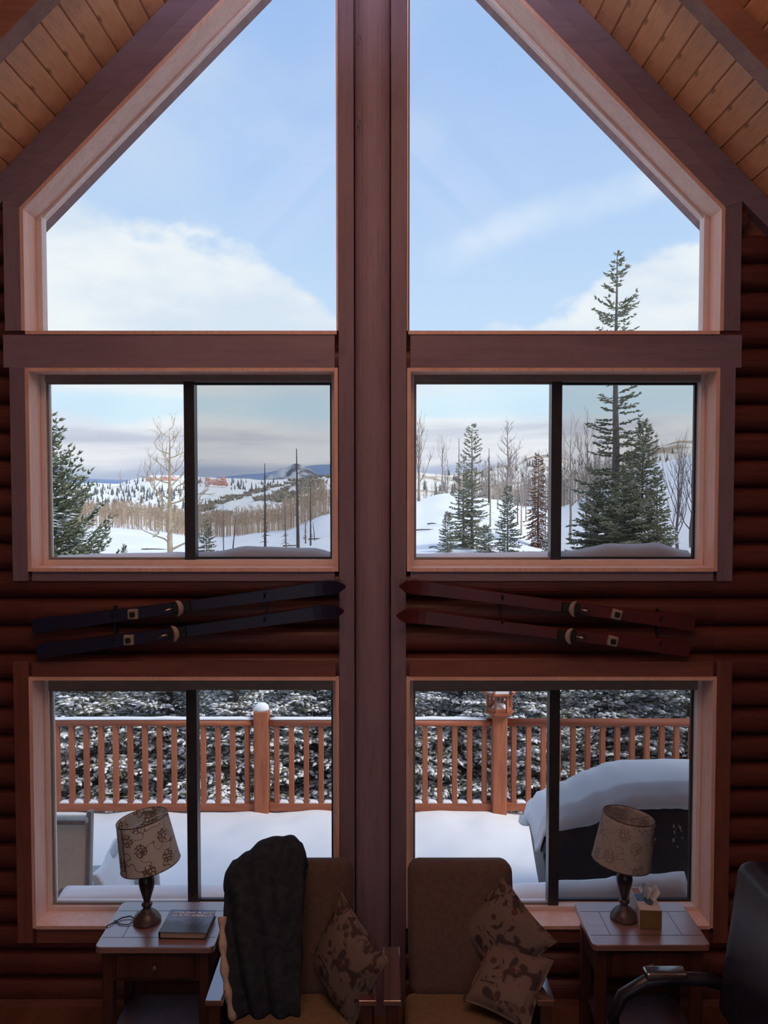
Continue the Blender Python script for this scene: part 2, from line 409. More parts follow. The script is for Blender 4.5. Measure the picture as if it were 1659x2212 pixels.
def shade_mat(name, base, flower, amount):
    m, t = new_mat(name)
    tc = N(t, 'ShaderNodeTexCoord')
    # unwrap the cone: angle and height
    sp = N(t, 'ShaderNodeSeparateXYZ'); t.links.new(tc.outputs['Object'], sp.inputs[0])
    ang = mth(t, 'ARCTAN2', sp.outputs[1], sp.outputs[0])
    cb = N(t, 'ShaderNodeCombineXYZ'); t.links.new(mth(t, 'MULTIPLY', ang, 0.13), cb.inputs[0]); t.links.new(sp.outputs[2], cb.inputs[1])
    vo = N(t, 'ShaderNodeTexVoronoi'); vo.voronoi_dimensions = '2D'; vo.inputs['Scale'].default_value = 9.0; vo.inputs['Randomness'].default_value = 0.75
    t.links.new(cb.outputs[0], vo.inputs['Vector'])
    dist = vo.outputs['Distance']
    pet = N(t, 'ShaderNodeTexVoronoi'); pet.voronoi_dimensions = '2D'; pet.feature = 'DISTANCE_TO_EDGE'; pet.inputs['Scale'].default_value = 62.0
    t.links.new(cb.outputs[0], pet.inputs['Vector'])
    petal = mth(t, 'MULTIPLY', maprange(t, pet.outputs['Distance'], 0.20, 0.10), maprange(t, dist, 0.30, 0.25))
    vine = N(t, 'ShaderNodeTexNoise'); vine.inputs['Scale'].default_value = 11.0; vine.inputs['Detail'].default_value = 1.0
    t.links.new(cb.outputs[0], vine.inputs['Vector'])
    vl = maprange(t, mth(t, 'ABSOLUTE', mth(t, 'SUBTRACT', vine.outputs['Fac'], 0.5)), 0.014, 0.006)
    fac = mth(t, 'MULTIPLY', mth(t, 'MAXIMUM', petal, mth(t, 'MULTIPLY', vl, 0.8)), amount)
    col = mixc(t, fac, base, flower)
    df = N(t, 'ShaderNodeBsdfDiffuse'); t.links.new(col, df.inputs[0])
    tl = N(t, 'ShaderNodeBsdfTranslucent'); t.links.new(col, tl.inputs[0])
    mx = N(t, 'ShaderNodeMixShader'); mx.inputs[0].default_value = 0.35
    t.links.new(df.outputs[0], mx.inputs[1]); t.links.new(tl.outputs[0], mx.inputs[2])
    o = N(t, 'ShaderNodeOutputMaterial'); t.links.new(mx.outputs[0], o.inputs[0])
    return m
M['shade_cream'] = shade_mat('cream_floral_shade', (0.70, 0.73, 0.72), (0.16, 0.11, 0.085), 0.95)
M['shade_grey'] = shade_mat('grey_floral_shade', (0.50, 0.48, 0.47), (0.24, 0.21, 0.21), 0.7)
def floral_mat():
    m, t = new_mat('floral_pillow'); b, o = pr(t, 0.9, 0.15)
    tc = N(t, 'ShaderNodeTexCoord')
    f1 = tnoise(t, 14, (1, 1, 1), 3, 0.6, 0.8)
    vo = N(t, 'ShaderNodeTexVoronoi'); vo.inputs['Scale'].default_value = 13.0; t.links.new(tc.outputs['Object'], vo.inputs['Vector'])
    col = mixc(t, maprange(t, f1, 0.50, 0.58), (0.165, 0.128, 0.118), (0.055, 0.042, 0.046))
    col = mixc(t, maprange(t, vo.outputs['Distance'], 0.22, 0.16), col, (0.085, 0.045, 0.046))
    t.links.new(col, b.inputs['Base Color'])
    return m
M['floral'] = floral_mat()
def cover_art():
    m, t = new_mat('book_cover'); b, o = pr(t, 0.22, 0.5)
    f = tnoise(t, 16, (1, 1, 1), 5, 0.6)
    tc = N(t, 'ShaderNodeTexCoord'); sp = N(t, 'ShaderNodeSeparateXYZ'); t.links.new(tc.outputs['Object'], sp.inputs[0])
    ridge = mth(t, 'ADD', sp.outputs[1], mth(t, 'MULTIPLY', mth(t, 'SUBTRACT', f, 0.5), 0.12))
    col = mixc(t, maprange(t, ridge, -0.03, 0.02), (0.06, 0.055, 0.06), (0.16, 0.20, 0.34))
    col = mixc(t, maprange(t, ridge, 0.03, 0.10), col, (0.08, 0.12, 0.28))
    t.links.new(col, b.inputs['Base Color']); return m
M['book'] = cover_art()
def hill_mat(name, snow=(0.86, 0.845, 0.82), bare=(0.30, 0.24, 0.17), thresh=(0.52, 0.62), scale=0.012, stretch=(1, .3, 1)):
    m, t = new_mat(name); b, o = pr(t, 0.95, 0.05)
    f = tnoise(t, scale, stretch, 8, 0.65, 0.4)
    t.links.new(mixc(t, maprange(t, f, thresh[0], thresh[1]), snow, bare), b.inputs['Base Color'])
    return m
M['hill_a'] = hill_mat('speckled_hill', thresh=(0.58, 0.68), scale=0.02)
M['hill_b'] = hill_mat('brushy_hill', thresh=(0.60, 0.68), scale=0.03, bare=(0.36, 0.30, 0.22))
M['hill_tan'] = hill_mat('tan_hill', (0.80, 0.75, 0.66), (0.42, 0.31, 0.21), (0.46, 0.58), 0.014, (1, .25, 1))
M['peak'] = hill_mat('wooded_peak', (0.50, 0.51, 0.55), (0.14, 0.145, 0.165), (0.40, 0.52), 0.010)
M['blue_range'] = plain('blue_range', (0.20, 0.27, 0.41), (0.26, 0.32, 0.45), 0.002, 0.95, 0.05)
M['cliff'] = plain('red_cliff', (0.60, 0.30, 0.24), (0.80, 0.68, 0.62), 0.06, 0.95, 0.05, stretch=(1, 1, 3))
M['near_snow'] = plain('field_snow', (0.86, 0.865, 0.89), (0.81, 0.82, 0.86), 0.15, 0.8, 0.15)
M['debris'] = plain('dead_wood', (0.13, 0.10, 0.085), (0.09, 0.07, 0.06), 5, 0.95, 0.05)

# ------------------------------------------------------------------ the house: front wall
CEIL = 6.035                     # ceiling plane: z + |x| = CEIL
HEAD = 5.745                     # sloped window head: z + |x| = HEAD
MID = (0.19, 1.705, 2.258, 3.235)
LOW = (0.187, 1.712, 0.436, 1.690)
TOP = (0.177, 1.718, 3.435, 4.027)
WX = 3.3                         # half width of the room
BACK = -7.6
wall = empty('wall_front', (0, 0, 0), kind='structure')
def quad_prism(mb, pts, y0, y1): mb.prism(pts, y0, y1)
core = MB()
y0, y1 = 0.035, 0.20
for s in (-1, 1):
    def bx(a, b, z0, z1):
        core.box(min(s * a, s * b), max(s * a, s * b), y0, y1, z0, z1)
    bx(0.0, .165, 0, 3.42)
    bx(0.165, 1.735, 0, LOW[2] - .021); bx(0.165, 1.735, LOW[3] + .021, MID[2] - .021); bx(0.165, 1.735, MID[3] + .021, 3.414)
    bx(1.735, WX, 0, CEIL - WX)
    core.prism([(s * a, z) for a, z in ((1.735, CEIL - WX), (WX, CEIL - WX), (1.735, CEIL - 1.735))], y0, y1)
    core.prism([(s * a, z) for a, z in ((0, 3.42), (.166, 3.42), (.166, CEIL - .166), (0, CEIL))], y0, y1)
    core.prism([(s * a, z) for a, z in ((.168, HEAD + .035 - .168), (1.735, HEAD + .035 - 1.735), (1.735, CEIL - 1.735), (.168, CEIL - .168))], y0, y1)
core.build('wall_core', M['ext_wood'], wall, fix=True)
# half logs
PITCH_L = 0.14
def log_poly(z0, z1, a, b):      # D profile between z0 and z1, clipped to a..b
    pts = []
    n = 10
    for i in range(n + 1):
        z = lerp(a, b, i / n); t = (z - z0) / (z1 - z0) * 2 - 1
        yy = 0.05 - 0.075 * math.sqrt(max(0.0, 1 - min(1, abs(t)) ** 2.6)) ** 1.0
        pts.append((min(yy, 0.034), z))
    return pts + [(0.036, b), (0.036, a)]
def add_log(xa, xb, z0, z1, a, b):
    if xb - xa < 0.02 or b - a < 0.012: return
    ln = xb - xa; cx = (xa + xb) / 2
    mb = MB(); mb.sweep([(y, z - z0) for y, z in log_poly(z0, z1, a, b)], [-ln / 2, ln / 2])
    o = mb.build('log', M['log'], wall, smooth=False, fix=True); o.location = (cx, 0, z0)
nc = 29
for i in range(nc):
    z0 = i * PITCH_L; z1 = z0 + PITCH_L
    for s in (-1, 1):
        # outer part beside the windows
        xo = min(WX, HEAD + .165 - z1)
        segs = [(1.722, xo, z0, z1)]
        if z1 < 3.40:
            spans = [(z0, z1)]
            for O in (LOW, MID):
                new = []
                for a, b in spans:
                    if b <= O[2] or a >= O[3]: new.append((a, b)); continue
                    if a < O[2]: new.append((a, O[2] - 0.02))
                    if b > O[3]: new.append((O[3] + 0.02, b))
                spans = new
            segs += [(0.09, 1.722, a, b) for a, b in spans]
            if any(b > O[2] and a < O[3] for O in (LOW, MID) for a, b in [(z0, z1)]):
                pass
        for xa, xb, a, b in segs:
            if s < 0: add_log(-xb, -xa, z0, z1, a, b)
            else: add_log(xa, xb, z0, z1, a, b)

# centre post, half round, from floor to ridge
def half_post():
    mb = MB(); poly = []
    for i in range(13):
        a = math.pi * i / 12
        poly.append((0.086 * math.cos(a), -0.02 - 0.075 * math.sin(a) ** 0.7))
    zs = [0.0, 2.0, 4.0, CEIL - 0.1]
    n = len(poly)
    vs_ = [(x, y, z) for z in zs for x, y in poly + [(-0.086, 0.034), (0.086, 0.034)]]
    n += 2; fs = [tuple(range(n)), tuple(3 * n + i for i in range(n - 1, -1, -1))]
    for j in range(3):
        for i in range(n): fs.append((j * n + i, (j + 1) * n + i, (j + 1) * n + (i + 1) % n, j * n + (i + 1) % n))
    mb.add(vs_, fs); return mb
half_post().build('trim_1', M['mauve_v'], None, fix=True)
tag(bpy.data.objects['trim_1'], kind='structure')
# flat boards either side of the post and band board between the window rows
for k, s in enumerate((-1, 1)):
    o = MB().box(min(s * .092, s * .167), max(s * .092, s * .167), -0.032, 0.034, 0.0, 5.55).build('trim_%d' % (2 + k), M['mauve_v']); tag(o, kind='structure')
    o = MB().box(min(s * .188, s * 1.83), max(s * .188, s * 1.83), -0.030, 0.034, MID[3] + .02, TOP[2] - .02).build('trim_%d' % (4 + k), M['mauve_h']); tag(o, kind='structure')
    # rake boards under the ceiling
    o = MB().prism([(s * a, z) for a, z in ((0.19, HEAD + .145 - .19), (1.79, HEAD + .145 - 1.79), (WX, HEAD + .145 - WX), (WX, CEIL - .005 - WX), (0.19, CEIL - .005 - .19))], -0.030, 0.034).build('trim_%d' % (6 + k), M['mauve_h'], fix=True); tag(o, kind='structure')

# ------------------------------------------------------------------ windows
GY = 0.145                       # glass plane
def boards(parent, name, mat, lst):
    for b in lst: MB().box(*b).build(name, mat[b_axis(b)] if isinstance(mat, tuple) else mat, parent)
def b_axis(b): return 0 if (b[1] - b[0]) > (b[5] - b[4]) else 1
def slider(idx, s, O, head, foot, screen_right, cas, band_top=False):
    x0, x1, z0, z1 = O
    xa, xb = (x0, x1) if s > 0 else (-x1, -x0)
    wn = empty('window_%d' % idx, ((xa + xb) / 2, 0, z0), kind='structure')
    def B(name, mat, x0_, x1_, ya, yb, za, zb, parent=None):
        o = MB().box(x0_ - (xa + xb) / 2, x1_ - (xa + xb) / 2, ya, yb, za - z0, zb - z0).build(name, mat, parent or wn)
        return o
    out = s > 0
    # casing boards (inner side already has the flat board by the post)
    c = 0.095
    oa, ob = (xb + .019, xb + c) if out else (xa - c, xa - .019)
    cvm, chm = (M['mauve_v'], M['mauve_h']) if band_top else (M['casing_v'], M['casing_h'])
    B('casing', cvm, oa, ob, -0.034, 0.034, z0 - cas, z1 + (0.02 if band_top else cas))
    B('casing', chm, xa, xb, -0.032, 0.034, z0 - cas, z0 - .018)
    if not band_top: B('casing', M['casing_h'], xa, xb, -0.032, 0.034, z1 + .018, z1 + cas)
    # jamb lining, head and sill boards
    B('jamb', M['jamb'], xa - .018, xa, -0.036, 0.2, z0 - .018, z1 + .018); B('jamb', M['jamb'], xb, xb + .018, -0.036, 0.2, z0 - .018, z1 + .018)
    B('jamb_head', M['jamb'], xa, xb, -0.036, 0.2, z1, z1 + .018); B('sill_board', M['jamb'], xa, xb, -0.045, 0.2, z0 - .018, z0)
    # outer frame
    e = 0.022
    fz0, fz1 = z0 + foot, z1 - head
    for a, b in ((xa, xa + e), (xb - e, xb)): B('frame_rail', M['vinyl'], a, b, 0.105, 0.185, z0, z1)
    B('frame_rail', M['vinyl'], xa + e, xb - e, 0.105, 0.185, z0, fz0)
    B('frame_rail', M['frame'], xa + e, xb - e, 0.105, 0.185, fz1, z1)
    # the two sashes
    xm = (xa + xb) / 2
    for side in (0, 1):
        a, b = (xa + e, xm + .012) if side == 0 else (xm - .012, xb - e)
        yy = GY - .012 if side == 0 else GY + .022
        mat = M['frame'] if side == 0 else M['mullion']
        mb = MB(); r_ = 0.012
        cx = (xa + xb) / 2
        mb.box(a - cx, a + r_ - cx, yy - .010, yy + .010, fz0 - z0, fz1 - z0); mb.box(b - r_ - cx, b - cx, yy - .010, yy + .010, fz0 - z0, fz1 - z0)
        mb.box(a + r_ - cx, b - r_ - cx, yy - .010, yy + .010, fz0 - z0, fz0 + r_ - z0); mb.box(a + r_ - cx, b - r_ - cx, yy - .010, yy + .010, fz1 - r_ - z0, fz1 - z0)
        sash = mb.build('sash', mat, wn)
        B('pane', M['glass'], a + r_, b - r_, yy - .002, yy + .002, fz0 + r_, fz1 - r_, sash)
    B('mullion', M['mullion'], xm - .027, xm + .027, GY - .03, GY + .04, fz0, fz1)
    if screen_right: B('insect_screen', M['screen'], xm + .027, xb - e, GY + .044, GY + .046, fz0, fz1)
    return wn, (xa, xb, z0, z1)
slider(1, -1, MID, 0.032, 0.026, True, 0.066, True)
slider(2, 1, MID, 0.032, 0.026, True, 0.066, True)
slider(3, -1, LOW, 0.085, 0.020, False, 0.095)
slider(4, 1, LOW, 0.085, 0.020, True, 0.095)
def trapezoid(idx, s):
    x0, x1, z0, zs = TOP
    wn = empty('window_%d' % idx, (0, 0, z0), kind='structure')
    def P(name, mat, pts, ya, yb, parent=None):
        return MB().prism([(s * a, z - z0) for a, z in pts], ya, yb).build(name, mat, parent or wn, fix=True)
    q = 0.02 * math.sqrt(2)
    # jamb lining
    P('jamb', M['jamb'], ((x1, z0), (x1 + .018, z0), (x1 + .018, HEAD - x1 + .008), (x1, HEAD - x1)), -0.036, 0.2)
    P('jamb', M['jamb'], ((x0 - .0, z0), (x0, HEAD - x0), (x0 - .008, HEAD - x0), (x0 - .008, z0)), -0.036, 0.2)
    P('jamb_head', M['jamb'], ((x0, HEAD - x0), (x1, HEAD - x1), (x1 + .018, HEAD - x1 + .008), (x0, HEAD + q - x0)), -0.036, 0.2)
    P('sill_board', M['jamb'], ((x0, z0), (x1, z0), (x1, z0 - .018), (x0, z0 - .018)), -0.036, 0.2)
    # casing
    c = 0.10
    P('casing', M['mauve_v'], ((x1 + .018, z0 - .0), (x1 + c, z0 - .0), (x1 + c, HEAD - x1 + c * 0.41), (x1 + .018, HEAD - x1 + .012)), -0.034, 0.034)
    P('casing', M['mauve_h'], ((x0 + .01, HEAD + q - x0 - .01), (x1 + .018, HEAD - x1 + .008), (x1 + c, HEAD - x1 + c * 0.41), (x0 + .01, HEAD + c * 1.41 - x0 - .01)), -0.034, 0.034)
    # frame
    e = 0.026; ee = .016
    P('frame_rail', M['vinyl'], ((x1 - e, z0), (x1, z0), (x1, HEAD - x1), (x1 - e, HEAD - x1 + e)), 0.115, 0.175)
    P('frame_rail', M['mullion'], ((x0, z0), (x0 + .010, z0), (x0 + .010, HEAD - x0 - .010), (x0, HEAD - x0)), 0.115, 0.175)
    P('frame_rail', M['vinyl'], ((x0, z0), (x1, z0), (x1, z0 + .012), (x0, z0 + .012)), 0.115, 0.175)
    P('frame_rail', M['vinyl'], ((x0, HEAD - x0 - ee), (x1, HEAD - x1 - ee), (x1, HEAD - x1), (x0, HEAD - x0)), 0.130, 0.150)
    P('pane', M['glass'], ((x0 + .008, z0 + .01), (x1 - e + .002, z0 + .01), (x1 - e + .002, HEAD - x1 + e - ee), (x0 + .008, HEAD - x0 - ee)), GY - .002, GY + .002)
trapezoid(5, -1)
trapezoid(6, 1)

# ------------------------------------------------------------------ ceiling, roof, side and back walls, floor
ceil = empty('ceiling', (0, 0, CEIL), kind='structure')
PW = 0.11
L = 0.034 - BACK
plank = MB()
hw, th, ch = PW / 2 - .0012, 0.02, 0.006
plank.add([(x, y, z) for y in (-L / 2, L / 2) for x, z in ((-hw, th), (-hw, ch), (-hw + ch, 0), (hw - ch, 0), (hw, ch), (hw, th))],
          [tuple(range(6)), tuple(range(11, 5, -1))] + [(i, i + 6, (i + 1) % 6 + 6, (i + 1) % 6) for i in range(6)])
pm = plank.mesh('plank')
pm.materials.append(M['pine'])
bm_ = bmesh.new(); bm_.from_mesh(pm); bmesh.ops.recalc_face_normals(bm_, faces=bm_.faces); bm_.to_mesh(pm); bm_.free()
npl = int((WX + 0.1) * math.sqrt(2) / PW)
for s in (-1, 1):
    for i in range(npl):
        d = (i + 0.5) * PW
        o = bpy.data.objects.new('plank', pm); C.objects.link(o); o.parent = ceil
        o.location = (s * d * .7071, (BACK + 0.034) / 2, -d * .7071)
        o.rotation_euler = (0, s * R(45), 0)
    for yb in (-0.80, -2.05, -3.3, -4.55, -5.8):
        h = 0.145
        r_ = MB().prism([(s * a, z - CEIL) for a, z in ((0.0, CEIL - .01), (WX, CEIL - WX - .01), (WX, CEIL - WX - h), (0.0, CEIL - h))], yb, yb + 0.095).build('rafter', M['beam'], ceil, fix=True)
OV = 0.55
for k, s in enumerate((-1, 1)):
    o = MB().prism([(s * a, z) for a, z in ((0, CEIL + .04), (WX + .5, CEIL + .04 - WX - .5), (WX + .5, CEIL + .34 - WX - .5), (0, CEIL + .34))], BACK - .3, 0.21).build('roof', M['ext_wood'], None, fix=True)
    tag(o, kind='structure')
    o = MB().prism([(s * a, z) for a, z in ((0, 5.94), (WX + .5, 5.94 - WX - .5), (WX + .5, CEIL + .34 - WX - .5), (0, CEIL + .34))], 0.21, OV).build('eave', M['soffit'], None, fix=True)
    tag(o, kind='structure')
    o = MB().box(min(s * WX, s * (WX + .2)), max(s * WX, s * (WX + .2)), BACK, 0.2, 0, CEIL - WX + .04).build('wall_left' if s < 0 else 'wall_right', M['log']); tag(o, kind='structure')
bw = MB()
bw.box(-WX, -2.2, BACK - .2, BACK, 0, 2.75); bw.box(2.2, WX, BACK - .2, BACK, 0, 2.75); bw.box(-2.2, 2.2, BACK - .2, BACK, 0, 0.6); bw.box(-0.1, 0.1, BACK - .2, BACK, .6, 2.75)
bw.prism([(-WX, 2.75), (WX, 2.75), (0.0, CEIL + .03)], BACK - .2, BACK)
tag(bw.build('wall_back', M['log'], None, fix=True), kind='structure')
for k, s in enumerate((-1, 1)):
    wn = empty('window_%d' % (7 + k), (s * 1.15, BACK - .1, .6), kind='structure')
    MB().box(-1.05, 1.05, -.005, .005, 0, 2.15).build('pane', M['glass'], wn)
    MB().box(-1.05, -1.0, -.05, .05, 0, 2.15).box(1.0, 1.05, -.05, .05, 0, 2.15).box(-1.0, 1.0, -.05, .05, 0, .05).box(-1.0, 1.0, -.05, .05, 2.1, 2.15).build('frame', M['vinyl'], wn)
o = MB().box(-WX - .2, WX + .2, BACK - .2, 0.2, -0.25, 0.0).build('floor', M['floor']); tag(o, kind='structure')
o = MB().box(-WX, WX, -0.02, 0.03, 0.0, 0.09).build('baseboard_front', M['casing_h']); tag(o, kind='structure')

# ------------------------------------------------------------------ snow on the outside sills
def sill_snow(s, O, prof, label, depth=0.15, y0=0.203):
    xa, xb = (O[0], O[1]) if s > 0 else (-O[1], -O[0])
    n = 40
    mb = MB(); ring = []
    for i in range(n + 1):
        t = i / n; x = lerp(xa + .01, xb - .01, t)
        h = max(0.006, interp([p[0] for p in prof], [p[1] for p in prof], t) * (1 + 0.10 * noise.noise(Vector((x * 9, 3.0, O[2] * 7)))))
        ring.append([(x, y0, -.018), (x, y0, h * .22), (x, y0 + depth * .25, h * .72), (x, y0 + depth * .55, h), (x, y0 + depth * .82, h * .8), (x, y0 + depth, h * .3), (x, y0 + depth, -.018)])
    vs_ = [p for r_ in ring for p in r_]; m = 7
    fs = [(i * m + j, i * m + (j + 1) % m, (i + 1) * m + (j + 1) % m, (i + 1) * m + j) for i in range(n) for j in range(m)]
    fs += [tuple(range(m)), tuple(n * m + j for j in range(m - 1, -1, -1))]
    mb.add(vs_, fs)
    o = mb.build('sill_snow', M['snow'], None, smooth=True, fix=True); o.location.z = O[2]
    return tag(o, label, 'snow', kind='stuff')
def ext_sill(s, O):
    xa, xb = (O[0], O[1]) if s > 0 else (-O[1], -O[0])
    o = MB().box(xa - .04, xb + .04, 0.2, 0.37, O[2] - .06, O[2] - .02).build('outer_sill', M['ext_wood'], wall)
for s, O in ((-1, MID), (1, MID), (-1, LOW), (1, LOW), (-1, TOP), (1, TOP)): ext_sill(s, O)
sill_snow(-1, MID, ((0, .035), (.2, .045), (.48, .05), (.54, .055), (.7, .085), (.9, .075), (1, .05)), 'grey snow ridge outside the upper sliding window with the bare tan tree')
sill_snow(1, MID, ((0, .045), (.3, .05), (.5, .055), (.56, .06), (.72, .095), (.88, .1), (1, .06)), 'grey snow hump outside the upper sliding window with the tall spruce')
sill_snow(-1, LOW, ((0, .018), (.3, .028), (.6, .028), (1, .026)), 'thin grey snow strip outside the lower window behind the cream lamp')
sill_snow(1, LOW, ((0, .03), (.35, .034), (.45, .045), (.55, .06), (.72, .072), (.76, .095), (.85, .10), (1, .12)), 'snow drift on the sill outside the lower window by the covered grill')
sill_snow(-1, TOP, ((0, .01), (.25, .014), (.6, .016), (1, .008)), 'thin snow line under the big left gable window')
sill_snow(1, TOP, ((0, .02), (.1, .022), (.35, .014), (1, .006)), 'thin snow line under the big right gable window')
#==MARK_OUTSIDE==
# ------------------------------------------------------------------ ground, field and hills
def py_table(cols, rows, tab, px, d):
    # tab[col][row]; smooth in px, smooth in log distance
    def col(j): return interp([math.log(r_) for r_ in rows], tab[j], math.log(d))
    return interp(cols, [col(j) for j in range(len(cols))], px)
T_COL = [90, 250, 450, 600, 720, 890, 960, 1080, 1190, 1300, 1430, 1520]
T_ROW = [8, 12, 30, 45, 60, 85, 120, 200, 300]
T_TAB = [[1990, 1560, 1290, 1215, 1205, 1190, 1175, 1150, 1130], [1990, 1560, 1290, 1215, 1205, 1188, 1172, 1148, 1130],
         [1990, 1560, 1290, 1215, 1200, 1190, 1178, 1165, 1155], [1990, 1560, 1290, 1215, 1198, 1185, 1165, 1150, 1150],
         [1990, 1560, 1290, 1215, 1195, 1160, 1115, 1110, 1125], [1990, 1560, 1290, 1210, 1170, 1082, 1100, 1120, 1120],
         [1990, 1560, 1290, 1210, 1160, 1066, 1090, 1110, 1115], [1990, 1560, 1290, 1210, 1165, 1078, 1090, 1110, 1115],
         [1990, 1560, 1290, 1205, 1185, 1130, 1100, 1105, 1110], [1990, 1560, 1280, 1200, 1185, 1130, 1080, 1060, 1075],
         [1990, 1560, 1270, 1195, 1175, 1110, 1010, 1000, 1020], [1990, 1560, 1260, 1190, 1165, 1090, 990, 985, 1000]]
def ground(px, d):
    p = at_d(px, py_table(T_COL, T_ROW, T_TAB, px, min(max(d, 8), 300)), d)
    p.z += 0.006 * min(d, 120) * noise.noise(Vector((p.x * .12, p.y * .12, 0.3)))
    return p
def strip(fn, pxs, ds):
    nu, nv = len(pxs) - 1, len(ds) - 1
    mb = MB(); mb.v = [tuple(fn(p, d)) for d in ds for p in pxs]; k = nu + 1
    mb.f = [(j * k + i, j * k + i + 1, (j + 1) * k + i + 1, (j + 1) * k + i) for j in range(nv) for i in range(nu)]
    return mb
pxs = [-700 + i * 20 for i in range(156)]
ds = [8 * (420 / 8) ** (i / 110) for i in range(111)]
tag(strip(ground, pxs, ds).build('snow_field', M['near_snow'], None, smooth=True), kind='structure')
tag(MB().box(-60, 60, -40, 4.3, -2.2, -1.72).build('yard', M['near_snow']), kind='structure')

def make_hill(name, mat, cols, sky, rows, fr, base_py, amp, pxr, n=150, m=36, seed=0.0):
    # sky: skyline row at the last distance; fr: how far up from base_py to the skyline each row stands
    def fn(px, d):
        s = interp(cols, sky, px)
        f = interp([math.log(r_) for r_ in rows], fr, math.log(d))
        py = lerp(base_py, s, f)
        p = at_d(px, py, d)
        p.z += amp * f * d * noise.fractal(Vector((p.x / (d * .06), p.y / (d * .25), seed)), 0.9, 2.1, 5)
        return p
    P = [lerp(pxr[0], pxr[1], i / n) for i in range(n + 1)]
    D = [rows[0] * (rows[-1] / rows[0]) ** (i / m) for i in range(m + 1)]
    o = strip(fn, P, D + [D[-1] * 1.3]).build(name, mat, None, smooth=True)
    # back side falls away
    me = o.data
    k = n + 1
    for i in range(k):
        v = me.vertices[(m + 1) * k + i]; v.co.z = me.vertices[m * k + i].co.z - 0.10 * D[-1]
    tag(o, kind='structure')
    return fn
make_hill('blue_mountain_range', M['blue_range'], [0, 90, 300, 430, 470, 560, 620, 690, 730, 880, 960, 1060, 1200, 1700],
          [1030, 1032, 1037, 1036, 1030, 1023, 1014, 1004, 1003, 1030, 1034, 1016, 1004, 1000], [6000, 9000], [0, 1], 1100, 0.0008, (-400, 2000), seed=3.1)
make_hill('wooded_peak', M['peak'], [500, 560, 585, 610, 640, 665, 690, 720, 780], [1080, 1040, 1026, 1012, 1001, 1011, 1024, 1030, 1050], [2600, 3500], [0, 1], 1090, 0.0012, (480, 800), seed=1.7)
hill_a = make_hill('speckled_snowy_hill', M['hill_a'], [-100, 90, 250, 300, 330, 400, 450, 520, 560, 640, 720, 900], [1046, 1043, 1043, 1032, 1027, 1028, 1031, 1034, 1037, 1036, 1034, 1050],
          [420, 600, 1000, 1400, 1900], [0, .18, .55, .8, 1.0], 1160, 0.0022, (-300, 900), seed=5.2)
hill_b = make_hill('brushy_snowy_hill', M['hill_b'], [380, 440, 500, 560, 600, 650, 720, 800, 880], [1150, 1092, 1072, 1060, 1050, 1036, 1030, 1030, 1060],
          [330, 450, 600, 800], [0, .35, .75, 1.0], 1160, 0.0020, (360, 900), seed=8.3)
hill_c = make_hill('tan_wooded_hill', M['hill_tan'], [780, 890, 960, 1040, 1110, 1160, 1190, 1250, 1330, 1400, 1430, 1480, 1530, 1800], [1040, 1020, 1026, 1016, 1000, 984, 982, 998, 1000, 975, 962, 950, 945, 925],
          [340, 500, 800, 1500], [0, .30, .62, 1.0], 1122, 0.0020, (760, 2000), seed=2.2)
for (cx, cy, w_, h_, dd, lab) in ((352, 1036, 66, 10, 1780, 'long red rock cliff below the snowy hilltop'), (468, 1041, 44, 17, 1650, 'red rock outcrop right of the bare tan tree')):
    mb = MB(); k = 0
    rnd = random.Random(int(cx))
    def cl(u, v):
        px = cx + (u - .5) * w_; py = cy + (v - .5) * h_ * (0.55 + .45 * math.sin(u * 9 + 1)) + 2 * noise.noise(Vector((u * 6, v * 3, cx)))
        return at_d(px, py, dd * (0.93 + 0.003 * noise.noise(Vector((u * 9, v * 7, 1.0)))))
    mb.grid(cl, 22, 8)
    o = mb.build('cliff', M['cliff']); sm = o.modifiers.new('thick', 'SOLIDIFY'); sm.thickness = 6
    tag(o, lab, 'cliff')

